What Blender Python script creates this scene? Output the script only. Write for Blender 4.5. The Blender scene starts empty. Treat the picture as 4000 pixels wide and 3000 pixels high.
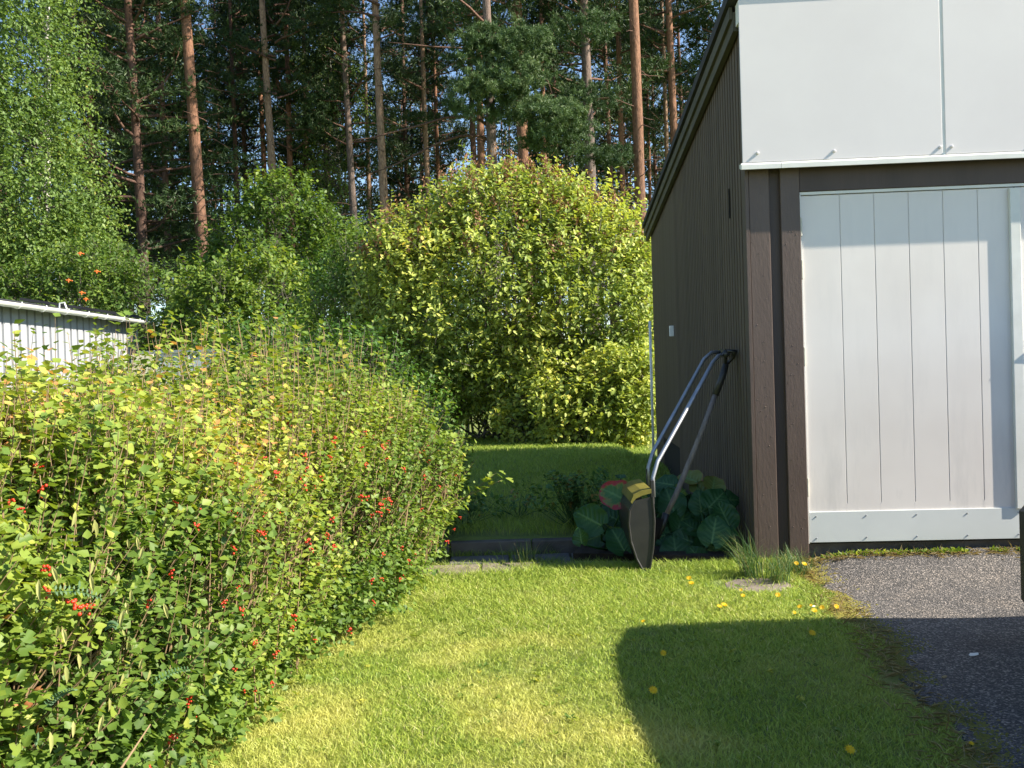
import bpy, bmesh, math, random
import numpy as np
from mathutils import Vector, Matrix, noise as mnoise
R = math.radians
rng = np.random.default_rng(7)
random.seed(7)
S = bpy.context.scene
C = S.collection

# ------------------------------------------------------------------ camera, sky, sun, exposure
cam_d = bpy.data.cameras.new('camera')
cam_d.sensor_width = 36; cam_d.lens = 36 * 3600 / 4000
cam_d.clip_start = 0.05; cam_d.clip_end = 2000
cam = bpy.data.objects.new('camera', cam_d); C.objects.link(cam)
EYE = 1.19
pitch = math.atan(-50 / 3600)                 # horizon 50 px above the middle
M = Matrix.Rotation(R(90) + pitch, 4, 'X') @ Matrix.Rotation(-0.031, 4, 'Z')
cam.matrix_world = Matrix.Translation((0, 0, EYE)) @ M
cam_d.dof.use_dof = False
S.camera = cam

SUN_AZ = R(-14)                               # angle of the to-sun direction from +X
SUN_EL = R(37.5)
tosun = Vector((math.cos(SUN_AZ) * math.cos(SUN_EL), math.sin(SUN_AZ) * math.cos(SUN_EL), math.sin(SUN_EL)))
w = bpy.data.worlds.new('World'); S.world = w; w.use_nodes = True
nt = w.node_tree; bg = nt.nodes['Background']
sky = nt.nodes.new('ShaderNodeTexSky'); sky.sky_type = 'NISHITA'; sky.sun_disc = False
sky.sun_elevation = SUN_EL; sky.sun_rotation = math.atan2(tosun.x, tosun.y)
sky.air_density = 1.0; sky.dust_density = 0.1; sky.ozone_density = 2.6
nt.links.new(sky.outputs[0], bg.inputs[0]); bg.inputs[1].default_value = 0.10
sd = bpy.data.lights.new('sun', 'SUN'); sd.energy = 5.0; sd.angle = R(0.55); sd.color = (1.0, 0.91, 0.76)
sun = bpy.data.objects.new('sun', sd); C.objects.link(sun)
sun.rotation_euler = (-tosun).to_track_quat('-Z', 'Y').to_euler()
S.view_settings.view_transform = 'Standard'; S.view_settings.look = 'None'
S.view_settings.exposure = 1.25; S.view_settings.gamma = 1.0
try: S.view_settings.use_curve_mapping = False
except Exception: pass
S.cycles.max_bounces = 7; S.cycles.diffuse_bounces = 3; S.cycles.glossy_bounces = 2
S.cycles.transmission_bounces = 4; S.cycles.transparent_max_bounces = 6
S.cycles.use_denoising = True

# ------------------------------------------------------------------ helpers
def tag(o, label=None, cat=None, group=None, kind=None):
    if label: o['label'] = label
    if cat: o['category'] = cat
    if group: o['group'] = group
    if kind: o['kind'] = kind
    return o
def thing(name, label, cat, loc=(0, 0, 0), rz=0, group=None, kind=None):
    o = bpy.data.objects.new(name, None); C.objects.link(o)
    o.location = loc; o.rotation_euler = (0, 0, rz); o.empty_display_size = .1
    return tag(o, label, cat, group, kind)
def link(name, me, parent=None, loc=None, rot=None, scale=None):
    o = bpy.data.objects.new(name, me); C.objects.link(o)
    if parent: o.parent = parent
    if loc is not None: o.location = loc
    if rot is not None: o.rotation_euler = rot
    if scale is not None: o.scale = scale
    return o
def copy_tree(o, parent=None):
    c = o.copy(); C.objects.link(c); c.parent = parent
    for ch in [x for x in C.objects if x.parent == o]:
        copy_tree(ch, c)
    return c
def np_mesh(name, V, F, mat=None, attrs=None, smooth=False):
    V = np.ascontiguousarray(V, dtype=np.float32); F = np.ascontiguousarray(F, dtype=np.int32)
    me = bpy.data.meshes.new(name)
    k = F.shape[1]
    me.vertices.add(len(V)); me.vertices.foreach_set('co', V.ravel())
    me.loops.add(F.size); me.loops.foreach_set('vertex_index', F.ravel())
    me.polygons.add(len(F))
    me.polygons.foreach_set('loop_start', np.arange(0, F.size, k, dtype=np.int32))
    if smooth: me.polygons.foreach_set('use_smooth', np.ones(len(F), dtype=bool))
    me.update(calc_edges=True)
    for an, arr in (attrs or {}).items():
        a = me.attributes.new(an, 'FLOAT', 'POINT'); a.data.foreach_set('value', np.asarray(arr, dtype=np.float32))
    if mat: me.materials.append(mat)
    return me
class MB:
    """collects boxes, tubes, lathes and sheets into one mesh"""
    def __init__(s): s.v = []; s.f = []
    def add(s, vs, fs):
        n = len(s.v); s.v += [tuple(v) for v in vs]; s.f += [tuple(i + n for i in f) for f in fs]
    def box(s, x0, x1, y0, y1, z0, z1, b=0.0):
        if b <= 0:
            s.add([(x0,y0,z0),(x1,y0,z0),(x1,y1,z0),(x0,y1,z0),(x0,y0,z1),(x1,y0,z1),(x1,y1,z1),(x0,y1,z1)],
                  [(0,3,2,1),(4,5,6,7),(0,1,5,4),(1,2,6,5),(2,3,7,6),(3,0,4,7)]); return s
        bm = bmesh.new(); bmesh.ops.create_cube(bm, size=1)
        for v in bm.verts:
            v.co = Vector(((x0+x1)/2+v.co.x*(x1-x0), (y0+y1)/2+v.co.y*(y1-y0), (z0+z1)/2+v.co.z*(z1-z0)))
        bmesh.ops.bevel(bm, geom=bm.edges[:], offset=b, segments=1, affect='EDGES')
        bm.verts.index_update(); s.add([v.co[:] for v in bm.verts], [[v.index for v in f.verts] for f in bm.faces]); bm.free(); return s
    def tube(s, pts, rad, n=8, cap=True):
        pts = [Vector(p) for p in pts]
        rad = rad if hasattr(rad, '__len__') else [rad] * len(pts)
        up = None; rings = []
        for i, p in enumerate(pts):
            d = (pts[min(i+1, len(pts)-1)] - pts[max(i-1, 0)]).normalized()
            if up is None:
                up = d.orthogonal().normalized()
            a = (up - d * up.dot(d)).normalized(); up = a; b = d.cross(a)
            rings.append([p + (a*math.cos(2*math.pi*j/n) + b*math.sin(2*math.pi*j/n)) * rad[i] for j in range(n)])
        vs = [v for r in rings for v in r]; fs = []
        for i in range(len(pts)-1):
            for j in range(n):
                fs.append((i*n+j, i*n+(j+1)%n, (i+1)*n+(j+1)%n, (i+1)*n+j))
        if cap: fs.append(tuple(range(n))[::-1]); fs.append(tuple((len(pts)-1)*n+j for j in range(n)))
        s.add(vs, fs); return s
    def prism(s, poly, axis, a, b):
        """extrude a 2-D outline between a and b on an axis ('x','y','z')"""
        def P(u, v, t): return {'x': (t,u,v), 'y': (u,t,v), 'z': (u,v,t)}[axis]
        n = len(poly); vs = [P(u,v,a) for u,v in poly] + [P(u,v,b) for u,v in poly]
        s.add(vs, [tuple(range(n))[::-1], tuple(range(n, 2*n))] + [(i,(i+1)%n,n+(i+1)%n,n+i) for i in range(n)]); return s
    def build(s, name, mat, parent=None, smooth=False, fix=True, **k):
        me = bpy.data.meshes.new(name); me.from_pydata(s.v, [], s.f)
        if fix:
            bm = bmesh.new(); bm.from_mesh(me); bmesh.ops.recalc_face_normals(bm, faces=bm.faces[:]); bm.to_mesh(me); bm.free()
        if smooth: me.polygons.foreach_set('use_smooth', [True]*len(me.polygons))
        me.update()
        if mat: me.materials.append(mat)
        return link(name, me, parent, **k)

# ------------------------------------------------------------------ materials
def mat_new(name):
    m = bpy.data.materials.new(name); m.use_nodes = True
    n = m.node_tree.nodes; return m, m.node_tree, n['Principled BSDF'], n['Material Output']
def ramp(nt, stops, interp='LINEAR'):
    r = nt.nodes.new('ShaderNodeValToRGB'); r.color_ramp.interpolation = interp
    e = r.color_ramp.elements
    while len(e) < len(stops): e.new(0.5)
    for i, (p, c) in enumerate(stops):
        e[i].position = p; e[i].color = (*c, 1)
    return r
def noise_node(nt, scale, detail=4, rough=.55, vec=None, dist=0):
    n = nt.nodes.new('ShaderNodeTexNoise'); n.inputs['Scale'].default_value = scale
    n.inputs['Detail'].default_value = detail; n.inputs['Roughness'].default_value = rough; n.inputs['Distortion'].default_value = dist
    if vec is not None: nt.links.new(vec, n.inputs['Vector'])
    return n
def coords(nt, scale=(1,1,1)):
    tc = nt.nodes.new('ShaderNodeTexCoord'); mp = nt.nodes.new('ShaderNodeMapping')
    mp.inputs['Scale'].default_value = scale; nt.links.new(tc.outputs['Object'], mp.inputs['Vector']); return mp.outputs[0]
def bump(nt, b, src, strength=.3, dist=.01):
    bn = nt.nodes.new('ShaderNodeBump'); bn.inputs['Strength'].default_value = strength; bn.inputs['Distance'].default_value = dist
    nt.links.new(src, bn.inputs['Height']); nt.links.new(bn.outputs[0], b.inputs['Normal']); return bn
def noisy(name, stops, scale=4, stretch=(1,1,1), rough=.7, bs=.3, bd=.004, bscale=None, metal=0, detail=6, spec=.5):
    m, nt, b, o = mat_new(name); v = coords(nt, stretch)
    n = noise_node(nt, scale, detail, .6, v); r = ramp(nt, stops); nt.links.new(n.outputs[0], r.inputs[0])
    nt.links.new(r.outputs[0], b.inputs['Base Color']); b.inputs['Roughness'].default_value = rough
    b.inputs['Metallic'].default_value = metal; b.inputs['Specular IOR Level'].default_value = spec
    if bs: n2 = noise_node(nt, bscale or scale*6, 4, .6, v); bump(nt, b, n2.outputs[0], bs, bd)
    return m
def per_object(m, amt):
    nt = m.node_tree; b = nt.nodes['Principled BSDF']; src = b.inputs['Base Color'].links[0].from_socket
    oi = nt.nodes.new('ShaderNodeObjectInfo'); mr = nt.nodes.new('ShaderNodeMapRange'); nt.links.new(oi.outputs['Random'], mr.inputs[0]); mr.inputs[3].default_value = 1-amt; mr.inputs[4].default_value = 1+amt
    h = nt.nodes.new('ShaderNodeVectorMath'); h.operation = 'SCALE'; nt.links.new(src, h.inputs[0]); nt.links.new(mr.outputs[0], h.inputs['Scale']); nt.links.new(h.outputs[0], b.inputs['Base Color'])
def leaf_mat(name, stops, trans=.35, rough=.5, spec=.35, tint=(1.25,1.25,.55), gain=1.0):
    m, nt, b, o = mat_new(name); stops = [(p, tuple(min(.9, q*gain) for q in c)) for p, c in stops]
    at = nt.nodes.new('ShaderNodeAttribute'); at.attribute_name = 'rnd'
    r = ramp(nt, stops); nt.links.new(at.outputs['Fac'], r.inputs[0])
    nt.links.new(r.outputs[0], b.inputs['Base Color']); b.inputs['Roughness'].default_value = rough
    b.inputs['Specular IOR Level'].default_value = spec
    tr = nt.nodes.new('ShaderNodeBsdfTranslucent')
    mu = nt.nodes.new('ShaderNodeMix'); mu.data_type = 'RGBA'; mu.blend_type = 'MULTIPLY'; mu.inputs[0].default_value = 1
    nt.links.new(r.outputs[0], mu.inputs[6]); mu.inputs[7].default_value = (*tint, 1)
    nt.links.new(mu.outputs[2], tr.inputs['Color'])
    mx = nt.nodes.new('ShaderNodeMixShader'); mx.inputs[0].default_value = trans
    nt.links.new(b.outputs[0], mx.inputs[1]); nt.links.new(tr.outputs[0], mx.inputs[2]); nt.links.new(mx.outputs[0], o.inputs[0])
    return m
def plain(name, col, rough=.5, metal=0, spec=.5):
    m, nt, b, o = mat_new(name); b.inputs['Base Color'].default_value = (*col, 1)
    b.inputs['Roughness'].default_value = rough; b.inputs['Metallic'].default_value = metal; b.inputs['Specular IOR Level'].default_value = spec
    return m
MT = {}
MT['brown'] = noisy('brown_stained_wood', [(.3,(.050,.033,.026)),(.7,(.082,.056,.045))], 3, (1,1,.12), .55, .55, .004, 40)
MT['brown_rough'] = noisy('brown_sawn_board', [(.3,(.088,.060,.048)),(.72,(.108,.076,.062))], 9, (1,1,.3), .5, .55, .003, 75)
MT['side_board'] = noisy('weathered_brown_cladding', [(.3,(.074,.054,.039)),(.7,(.110,.082,.060))], 3, (1,1,.08), .7, .5, .003, 60)
MT['dark_gap'] = plain('dark_gap_shade', (.010,.009,.008), .9)  # near-black base colour carries the shade inside gaps, slots and openings
MT['white_panel'] = noisy('white_fascia_board', [(.3,(.635,.60,.605)),(.7,(.70,.67,.67))], 1.2, (1,1,1), .5, .15, .001, 90)
MT['door_white'] = noisy('warm_white_door_paint', [(.3,(.69,.665,.65)),(.7,(.77,.745,.73))], 1.5, (1,1,.3), .42, .12, .001, 70)
m, nt, b, o = mat_new('warm_white_door_paint'); MT['door_white'] = m
v = coords(nt, (1,1,.16)); n = noise_node(nt, 7, 6, .7, v); v2 = coords(nt); n2 = noise_node(nt, 2.0, 3, .5, v2)
sx = nt.nodes.new('ShaderNodeSeparateXYZ'); nt.links.new(v2, sx.inputs[0]); mr = nt.nodes.new('ShaderNodeMapRange'); nt.links.new(sx.outputs['Z'], mr.inputs[0])
mr.inputs[1].default_value = 1.0; mr.inputs[2].default_value = .32; mr.inputs[3].default_value = .25; mr.inputs[4].default_value = 1.0
r = ramp(nt, [(.50,(0,0,0)),(.72,(1,1,1))]); nt.links.new(n.outputs[0], r.inputs[0])
ml = nt.nodes.new('ShaderNodeMath'); ml.operation = 'MULTIPLY'; nt.links.new(r.outputs[0], ml.inputs[0]); nt.links.new(mr.outputs[0], ml.inputs[1])
r2 = ramp(nt, [(.3,(.71,.66,.625)),(.7,(.78,.735,.70))]); nt.links.new(n2.outputs[0], r2.inputs[0])
m2 = nt.nodes.new('ShaderNodeMix'); m2.data_type = 'RGBA'; nt.links.new(ml.outputs[0], m2.inputs[0]); nt.links.new(r2.outputs[0], m2.inputs[6]); m2.inputs[7].default_value = (.60,.57,.55,1)
nt.links.new(m2.outputs[2], b.inputs['Base Color']); b.inputs['Roughness'].default_value = .45; n3 = noise_node(nt, 60, 3, .6, v2); bump(nt, b, n3.outputs[0], .12, .001)
MT['white_trim'] = noisy('white_trim_paint', [(.3,(.66,.66,.62)),(.7,(.76,.76,.72))], 6, (1,1,1), .45, .1, .001, 50)
MT['kick'] = noisy('grey_white_metal_sheet', [(.3,(.60,.63,.62)),(.7,(.67,.70,.69))], 2, (1,1,1), .4, .05, .001, 40)
MT['hinge'] = noisy('dull_cream_hinge', [(.3,(.42,.41,.34)),(.7,(.55,.53,.45))], 30, (1,1,1), .5, .3, .001, 80)
MT['olive_trim'] = noisy('olive_brown_roof_trim', [(.3,(.050,.047,.032)),(.7,(.085,.078,.052))], 3, (1,1,1), .7, .3, .002, 40)
MT['felt'] = noisy('black_roofing_felt', [(.3,(.020,.020,.022)),(.7,(.040,.040,.043))], 6, (1,1,1), .85, .4, .003, 90)
MT['grey_paint'] = noisy('pale_grey_cladding_paint', [(.3,(.33,.345,.375)),(.7,(.39,.405,.435))], 3, (1,1,.1), .6, .2, .002, 50)
MT['gutter'] = plain('white_metal_gutter', (.78,.79,.77), .3)
MT['concrete'] = noisy('mossy_concrete', [(.25,(.045,.055,.022)),(.45,(.10,.085,.075)),(.75,(.16,.14,.125))], 7, (1,1,1), .9, .6, .004, 60)
MT['slab'] = noisy('grey_paving_slab', [(.3,(.10,.098,.095)),(.7,(.19,.18,.175))], 6, (1,1,1), .9, .5, .003, 90)
MT['slab_warm'] = noisy('pinkish_paving_slab', [(.25,(.12,.11,.07)),(.5,(.19,.155,.13)),(.75,(.28,.24,.20))], 9, (1,1,1), .9, .5, .003, 90)
MT['alu'] = noisy('aluminium_tube', [(.3,(.30,.31,.33)),(.7,(.44,.46,.49))], 12, (1,1,1), .5, .1, .001, 60, metal=.85)
MT['black_plastic'] = noisy('black_plastic', [(.3,(.018,.018,.018)),(.7,(.035,.034,.032))], 9, (1,1,1), .42, .2, .001, 60)
MT['yellow_plastic'] = noisy('dull_yellow_plastic', [(.3,(.15,.125,.02)),(.7,(.23,.20,.035))], 9, (1,1,1), .5, .2, .001, 60)
MT['old_wood'] = noisy('grey_weathered_wood', [(.3,(.14,.115,.10)),(.7,(.26,.22,.20))], 8, (6,6,.8), .8, .5, .002, 60)
MT['soil'] = noisy('dark_soil', [(.3,(.025,.018,.012)),(.7,(.07,.05,.035))], 14, (1,1,1), .95, .9, .02, 50)
MT['twig'] = noisy('brown_twig', [(.3,(.20,.13,.07)),(.7,(.36,.25,.14))], 20, (1,1,1), .8, .3, .002, 60)
MT['twig_grey'] = noisy('grey_branch', [(.3,(.10,.085,.07)),(.7,(.24,.21,.18))], 14, (1,1,1), .85, .4, .003, 60)
MT['berry'] = plain('red_berry', (.60,.045,.016), .3)
MT['orange_berry'] = plain('orange_berry', (.80,.17,.015), .3)
MT['car'] = plain('black_car_paint', (.008,.008,.009), .4, spec=.12)
MT['car_glass'] = plain('tinted_car_glass', (.010,.011,.012), .06)
MT['rubber'] = plain('tyre_rubber', (.014,.014,.014), .85)
MT['red_lens'] = plain('red_tail_lens', (.30,.02,.01), .15)
MT['rim'] = plain('alloy_rim', (.4,.4,.42), .35, .8)

for k_, a_ in (('side_board',.16),('grey_paint',.04),('slab',.2),('slab_warm',.12),('concrete',.15),('brown_rough',.06)): per_object(MT[k_], a_)

def lawn_colour(nt, base, moss, dry, fac_src=None):
    """green with mossy yellow patches; the same patch field for soil and blades"""
    v = coords(nt)
    n1 = noise_node(nt, .95, 3, .55, v, .4); r1 = ramp(nt, [(.47,(0,0,0)),(.60,(1,1,1))]); nt.links.new(n1.outputs[0], r1.inputs[0])
    n2 = noise_node(nt, 5, 4, .65, v); r2 = ramp(nt, [(.55,(0,0,0)),(.78,(1,1,1))]); nt.links.new(n2.outputs[0], r2.inputs[0])
    # moss stays on the lower lawn: ramp in y
    sx = nt.nodes.new('ShaderNodeSeparateXYZ'); nt.links.new(v, sx.inputs[0])
    mr = nt.nodes.new('ShaderNodeMapRange'); nt.links.new(sx.outputs['Y'], mr.inputs[0])
    mr.inputs[1].default_value = 4.9; mr.inputs[2].default_value = 3.6; mr.inputs[3].default_value = 0.06; mr.inputs[4].default_value = 1
    ml = nt.nodes.new('ShaderNodeMath'); ml.operation = 'MULTIPLY'; nt.links.new(mr.outputs[0], ml.inputs[0]); nt.links.new(r1.outputs[0], ml.inputs[1])
    mxr = nt.nodes.new('ShaderNodeMapRange'); nt.links.new(sx.outputs['X'], mxr.inputs[0])
    mxr.inputs[1].default_value = 1.1; mxr.inputs[2].default_value = .3; mxr.inputs[3].default_value = .3; mxr.inputs[4].default_value = 1
    ml2 = nt.nodes.new('ShaderNodeMath'); ml2.operation = 'MULTIPLY'; nt.links.new(ml.outputs[0], ml2.inputs[0]); nt.links.new(mxr.outputs[0], ml2.inputs[1])
    m1 = nt.nodes.new('ShaderNodeMix'); m1.data_type = 'RGBA'; nt.links.new(ml2.outputs[0], m1.inputs[0])
    if fac_src is None: m1.inputs[6].default_value = (*base, 1)
    else: nt.links.new(fac_src, m1.inputs[6])
    m1.inputs[7].default_value = (*moss, 1)
    m2 = nt.nodes.new('ShaderNodeMix'); m2.data_type = 'RGBA'; 
    ml3 = nt.nodes.new('ShaderNodeMath'); ml3.operation = 'MULTIPLY'; nt.links.new(r2.outputs[0], ml3.inputs[0]); ml3.inputs[1].default_value = .45
    nt.links.new(ml3.outputs[0], m2.inputs[0]); nt.links.new(m1.outputs[2], m2.inputs[6]); m2.inputs[7].default_value = (*dry, 1)
    return m2.outputs[2]
m, nt, b, o = mat_new('lawn_ground'); MT['ground'] = m
c = lawn_colour(nt, (.17,.22,.05), (.44,.42,.11), (.30,.24,.12)); nt.links.new(c, b.inputs['Base Color'])
b.inputs['Roughness'].default_value = .95; n = noise_node(nt, 60, 5, .7, coords(nt)); bump(nt, b, n.outputs[0], 1, .02)
m, nt, b, o = mat_new('grass_blade'); MT['grass'] = m
at = nt.nodes.new('ShaderNodeAttribute'); at.attribute_name = 'rnd'
r = ramp(nt, [(0,(.17,.27,.045)),(.50,(.35,.46,.070)),(.82,(.52,.58,.11)),(.94,(.60,.58,.20)),(1,(.68,.60,.32))]); nt.links.new(at.outputs['Fac'], r.inputs[0])
c = lawn_colour(nt, None, (.62,.61,.17), (.50,.46,.21), r.outputs[0]); nt.links.new(c, b.inputs['Base Color'])
b.inputs['Roughness'].default_value = .45; b.inputs['Specular IOR Level'].default_value = .3
tr = nt.nodes.new('ShaderNodeBsdfTranslucent'); nt.links.new(c, tr.inputs[0]); mx = nt.nodes.new('ShaderNodeMixShader'); mx.inputs[0].default_value = .35
nt.links.new(b.outputs[0], mx.inputs[1]); nt.links.new(tr.outputs[0], mx.inputs[2]); nt.links.new(mx.outputs[0], o.inputs[0])
# asphalt
m, nt, b, o = mat_new('worn_asphalt'); MT['asphalt'] = m
v = coords(nt); vo = nt.nodes.new('ShaderNodeTexVoronoi'); vo.inputs['Scale'].default_value = 150; nt.links.new(v, vo.inputs['Vector'])
sc = nt.nodes.new('ShaderNodeSeparateColor'); nt.links.new(vo.outputs['Color'], sc.inputs[0])
r = ramp(nt, [(0,(.028,.027,.028)),(.45,(.068,.065,.064)),(.8,(.13,.12,.115)),(1,(.36,.32,.29))]); nt.links.new(sc.outputs[0], r.inputs[0])
n = noise_node(nt, 2.2, 4, .6, v); rr = ramp(nt, [(.3,(.70,.70,.72)),(.48,(.98,.97,.96)),(.7,(1.22,1.16,1.08))]); nt.links.new(n.outputs[0], rr.inputs[0])
mu = nt.nodes.new('ShaderNodeMix'); mu.data_type = 'RGBA'; mu.blend_type = 'MULTIPLY'; mu.inputs[0].default_value = 1
nt.links.new(r.outputs[0], mu.inputs[6]); nt.links.new(rr.outputs[0], mu.inputs[7]); nt.links.new(mu.outputs[2], b.inputs['Base Color'])
b.inputs['Roughness'].default_value = .85; bump(nt, b, vo.outputs['Distance'], .9, .006)
# moss edge
MT['moss'] = noisy('yellow_moss', [(.3,(.13,.12,.025)),(.5,(.24,.22,.035)),(.72,(.20,.15,.07))], 16, (1,1,1), .95, 1, .02, 70)
# bark
def bark(name, lo, hi, z0, z1, scl=1.0):
    m, nt, b, o = mat_new(name); v = coords(nt); sx = nt.nodes.new('ShaderNodeSeparateXYZ'); nt.links.new(v, sx.inputs[0])
    mr = nt.nodes.new('ShaderNodeMapRange'); nt.links.new(sx.outputs['Z'], mr.inputs[0]); mr.inputs[1].default_value = z0; mr.inputs[2].default_value = z1
    v2 = coords(nt, (1,1,.28)); n = noise_node(nt, 9*scl, 6, .7, v2, .6)
    ad = nt.nodes.new('ShaderNodeMath'); ad.operation = 'MULTIPLY_ADD'; nt.links.new(n.outputs[0], ad.inputs[0]); ad.inputs[1].default_value = .9
    nt.links.new(mr.outputs[0], ad.inputs[2]); sb = nt.nodes.new('ShaderNodeMath'); sb.operation = 'SUBTRACT'; nt.links.new(ad.outputs[0], sb.inputs[0]); sb.inputs[1].default_value = .45; sb.use_clamp = True
    m1 = nt.nodes.new('ShaderNodeMix'); m1.data_type = 'RGBA'; nt.links.new(sb.outputs[0], m1.inputs[0]); m1.inputs[6].default_value = (*lo,1); m1.inputs[7].default_value = (*hi,1)
    n2 = noise_node(nt, 26*scl, 4, .7, v2); r2 = ramp(nt, [(.35,(.45,.42,.40)),(.62,(1.15,1.15,1.15))]); nt.links.new(n2.outputs[0], r2.inputs[0])
    m2 = nt.nodes.new('ShaderNodeMix'); m2.data_type = 'RGBA'; m2.blend_type = 'MULTIPLY'; m2.inputs[0].default_value = 1
    nt.links.new(m1.outputs[2], m2.inputs[6]); nt.links.new(r2.outputs[0], m2.inputs[7]); nt.links.new(m2.outputs[2], b.inputs['Base Color'])
    b.inputs['Roughness'].default_value = .9; bump(nt, b, n2.outputs[0], .9, .03)
    return m
MT['bark_orange'] = bark('orange_pine_bark', (.085,.052,.040), (.27,.135,.080), 1, 9)
MT['bark_pale'] = bark('pale_tan_pine_bark', (.15,.105,.080), (.38,.245,.165), 1, 7)
MT['bark_grey'] = bark('grey_pine_bark', (.13,.11,.10), (.27,.18,.14), 4, 15)
MT['bark_dark'] = bark('dark_brown_pine_bark', (.055,.038,.032), (.17,.090,.062), 2, 10)
# birch bark
m, nt, b, o = mat_new('white_birch_bark'); MT['birch_bark'] = m
v = coords(nt, (1,1,3.5)); n = noise_node(nt, 3.2, 5, .65, v, .3); r = ramp(nt, [(.40,(.03,.028,.026)),(.47,(.45,.43,.40)),(.7,(.72,.69,.65))]); nt.links.new(n.outputs[0], r.inputs[0])
nt.links.new(r.outputs[0], b.inputs['Base Color']); b.inputs['Roughness'].default_value = .7
# foliage
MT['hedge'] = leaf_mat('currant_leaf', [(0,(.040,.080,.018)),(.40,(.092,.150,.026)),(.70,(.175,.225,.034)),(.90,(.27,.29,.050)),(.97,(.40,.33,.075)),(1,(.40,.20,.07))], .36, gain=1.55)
MT['lilac'] = leaf_mat('lilac_leaf', [(0,(.065,.098,.026)),(.30,(.14,.180,.040)),(.65,(.25,.275,.060)),(.88,(.37,.33,.075)),(.96,(.34,.20,.07)),(1,(.24,.12,.05))], .34, gain=2.0)
MT['lilac_seed'] = leaf_mat('brown_seed_head', [(0,(.17,.075,.035)),(1,(.34,.17,.075))], .15)
MT['bush_bright'] = leaf_mat('bright_shrub_leaf', [(0,(.042,.085,.018)),(.5,(.095,.155,.026)),(.9,(.21,.26,.036)),(1,(.34,.33,.05))], .36, gain=1.35)
MT['bush_dark'] = leaf_mat('dark_shrub_leaf', [(0,(.022,.060,.012)),(.6,(.050,.115,.018)),(1,(.11,.19,.03))], .32, gain=1.3)
MT['birch'] = leaf_mat('birch_leaf', [(0,(.050,.095,.026)),(.6,(.110,.170,.042)),(.93,(.21,.27,.07)),(1,(.36,.31,.07))], .38, gain=1.5)
MT['needle'] = leaf_mat('pine_needle', [(0,(.016,.034,.012)),(.6,(.036,.066,.020)),(.92,(.070,.105,.034)),(1,(.13,.09,.04))], .12, .55, .3, gain=1.3)
MT['needle_light'] = leaf_mat('pale_pine_needle', [(0,(.030,.058,.022)),(.6,(.066,.112,.040)),(1,(.13,.17,.07))], .14, .55, .3, gain=1.3)
MT['far'] = leaf_mat('far_wood_foliage', [(0,(.012,.026,.009)),(.6,(.028,.052,.016)),(.9,(.06,.095,.026)),(1,(.12,.14,.04))], .2)
MT['vetch'] = leaf_mat('vetch_leaflet', [(0,(.07,.15,.065)),(1,(.13,.22,.10))], .25)
MT['pod'] = leaf_mat('vetch_pod', [(0,(.30,.32,.10)),(1,(.48,.46,.18))], .2)
MT['tuft'] = leaf_mat('long_grass_blade', [(0,(.05,.12,.04)),(.7,(.11,.20,.07)),(1,(.40,.34,.16))], .3)
MT['dry'] = leaf_mat('dry_straw', [(0,(.26,.19,.09)),(1,(.50,.40,.22))], .2)
MT['petal'] = leaf_mat('yellow_petal', [(0,(.75,.46,.01)),(1,(.85,.62,.02))], .3, tint=(1,1,1))
MT['peren'] = leaf_mat('divided_perennial_leaf', [(0,(.06,.14,.035)),(.75,(.13,.23,.05)),(1,(.36,.22,.06))], .25)
MT['brown_leaf'] = leaf_mat('dead_brown_leaf', [(0,(.30,.11,.04)),(1,(.48,.22,.10))], .2)
# bergenia leaf: green with pale veins, some with a red rim
def berg(name, g0, g1, rim, rimw, nw=.5):
    m, nt, b, o = mat_new(name)
    at = nt.nodes.new('ShaderNodeAttribute'); at.attribute_name = 'rad'
    n = noise_node(nt, 9, 3, .6, coords(nt)); ad = nt.nodes.new('ShaderNodeMath'); ad.operation = 'MULTIPLY_ADD'
    nt.links.new(n.outputs[0], ad.inputs[0]); ad.inputs[1].default_value = nw; nt.links.new(at.outputs['Fac'], ad.inputs[2])
    r = ramp(nt, [(0,g1),(.6-rimw*.3,g0),(1.12-rimw,g0),(min(1.28-rimw,.999),rim)]); 
    if nw > .8:
        n.inputs['Scale'].default_value = 2.6; n.inputs['Detail'].default_value = 2
        for k_, (p_, c_) in enumerate(((0,g1),(.62,g0),(.74,(.16,.17,.04)),(.82,rim))): r.color_ramp.elements[k_].position = p_; r.color_ramp.elements[k_].color = (*c_, 1)
    mm = nt.nodes.new('ShaderNodeMapRange'); nt.links.new(ad.outputs[0], mm.inputs[0]); mm.inputs[2].default_value = 1.35 if nw < .8 else 2.05
    nt.links.new(mm.outputs[0], r.inputs[0])
    vn = nt.nodes.new('ShaderNodeAttribute'); vn.attribute_name = 'vein'
    m2 = nt.nodes.new('ShaderNodeMix'); m2.data_type = 'RGBA'; nt.links.new(vn.outputs['Fac'], m2.inputs[0]); nt.links.new(r.outputs[0], m2.inputs[6]); m2.inputs[7].default_value = (.17,.28,.10,1)
    nt.links.new(m2.outputs[2], b.inputs['Base Color']); b.inputs['Roughness'].default_value = .45; b.inputs['Specular IOR Level'].default_value = .3; bump(nt, b, vn.outputs['Fac'], .6, .004)
    return m
MT['berg'] = berg('glossy_green_bergenia_leaf', (.022,.075,.020), (.040,.11,.030), (.030,.080,.020), 0)
MT['berg_red'] = berg('red_rimmed_bergenia_leaf', (.055,.13,.035), (.07,.16,.045), (.30,.030,.035), .36, 1.7)
MT['berg_yel'] = berg('yellowing_bergenia_leaf', (.15,.17,.035), (.12,.17,.04), (.30,.06,.03), .25)

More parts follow.
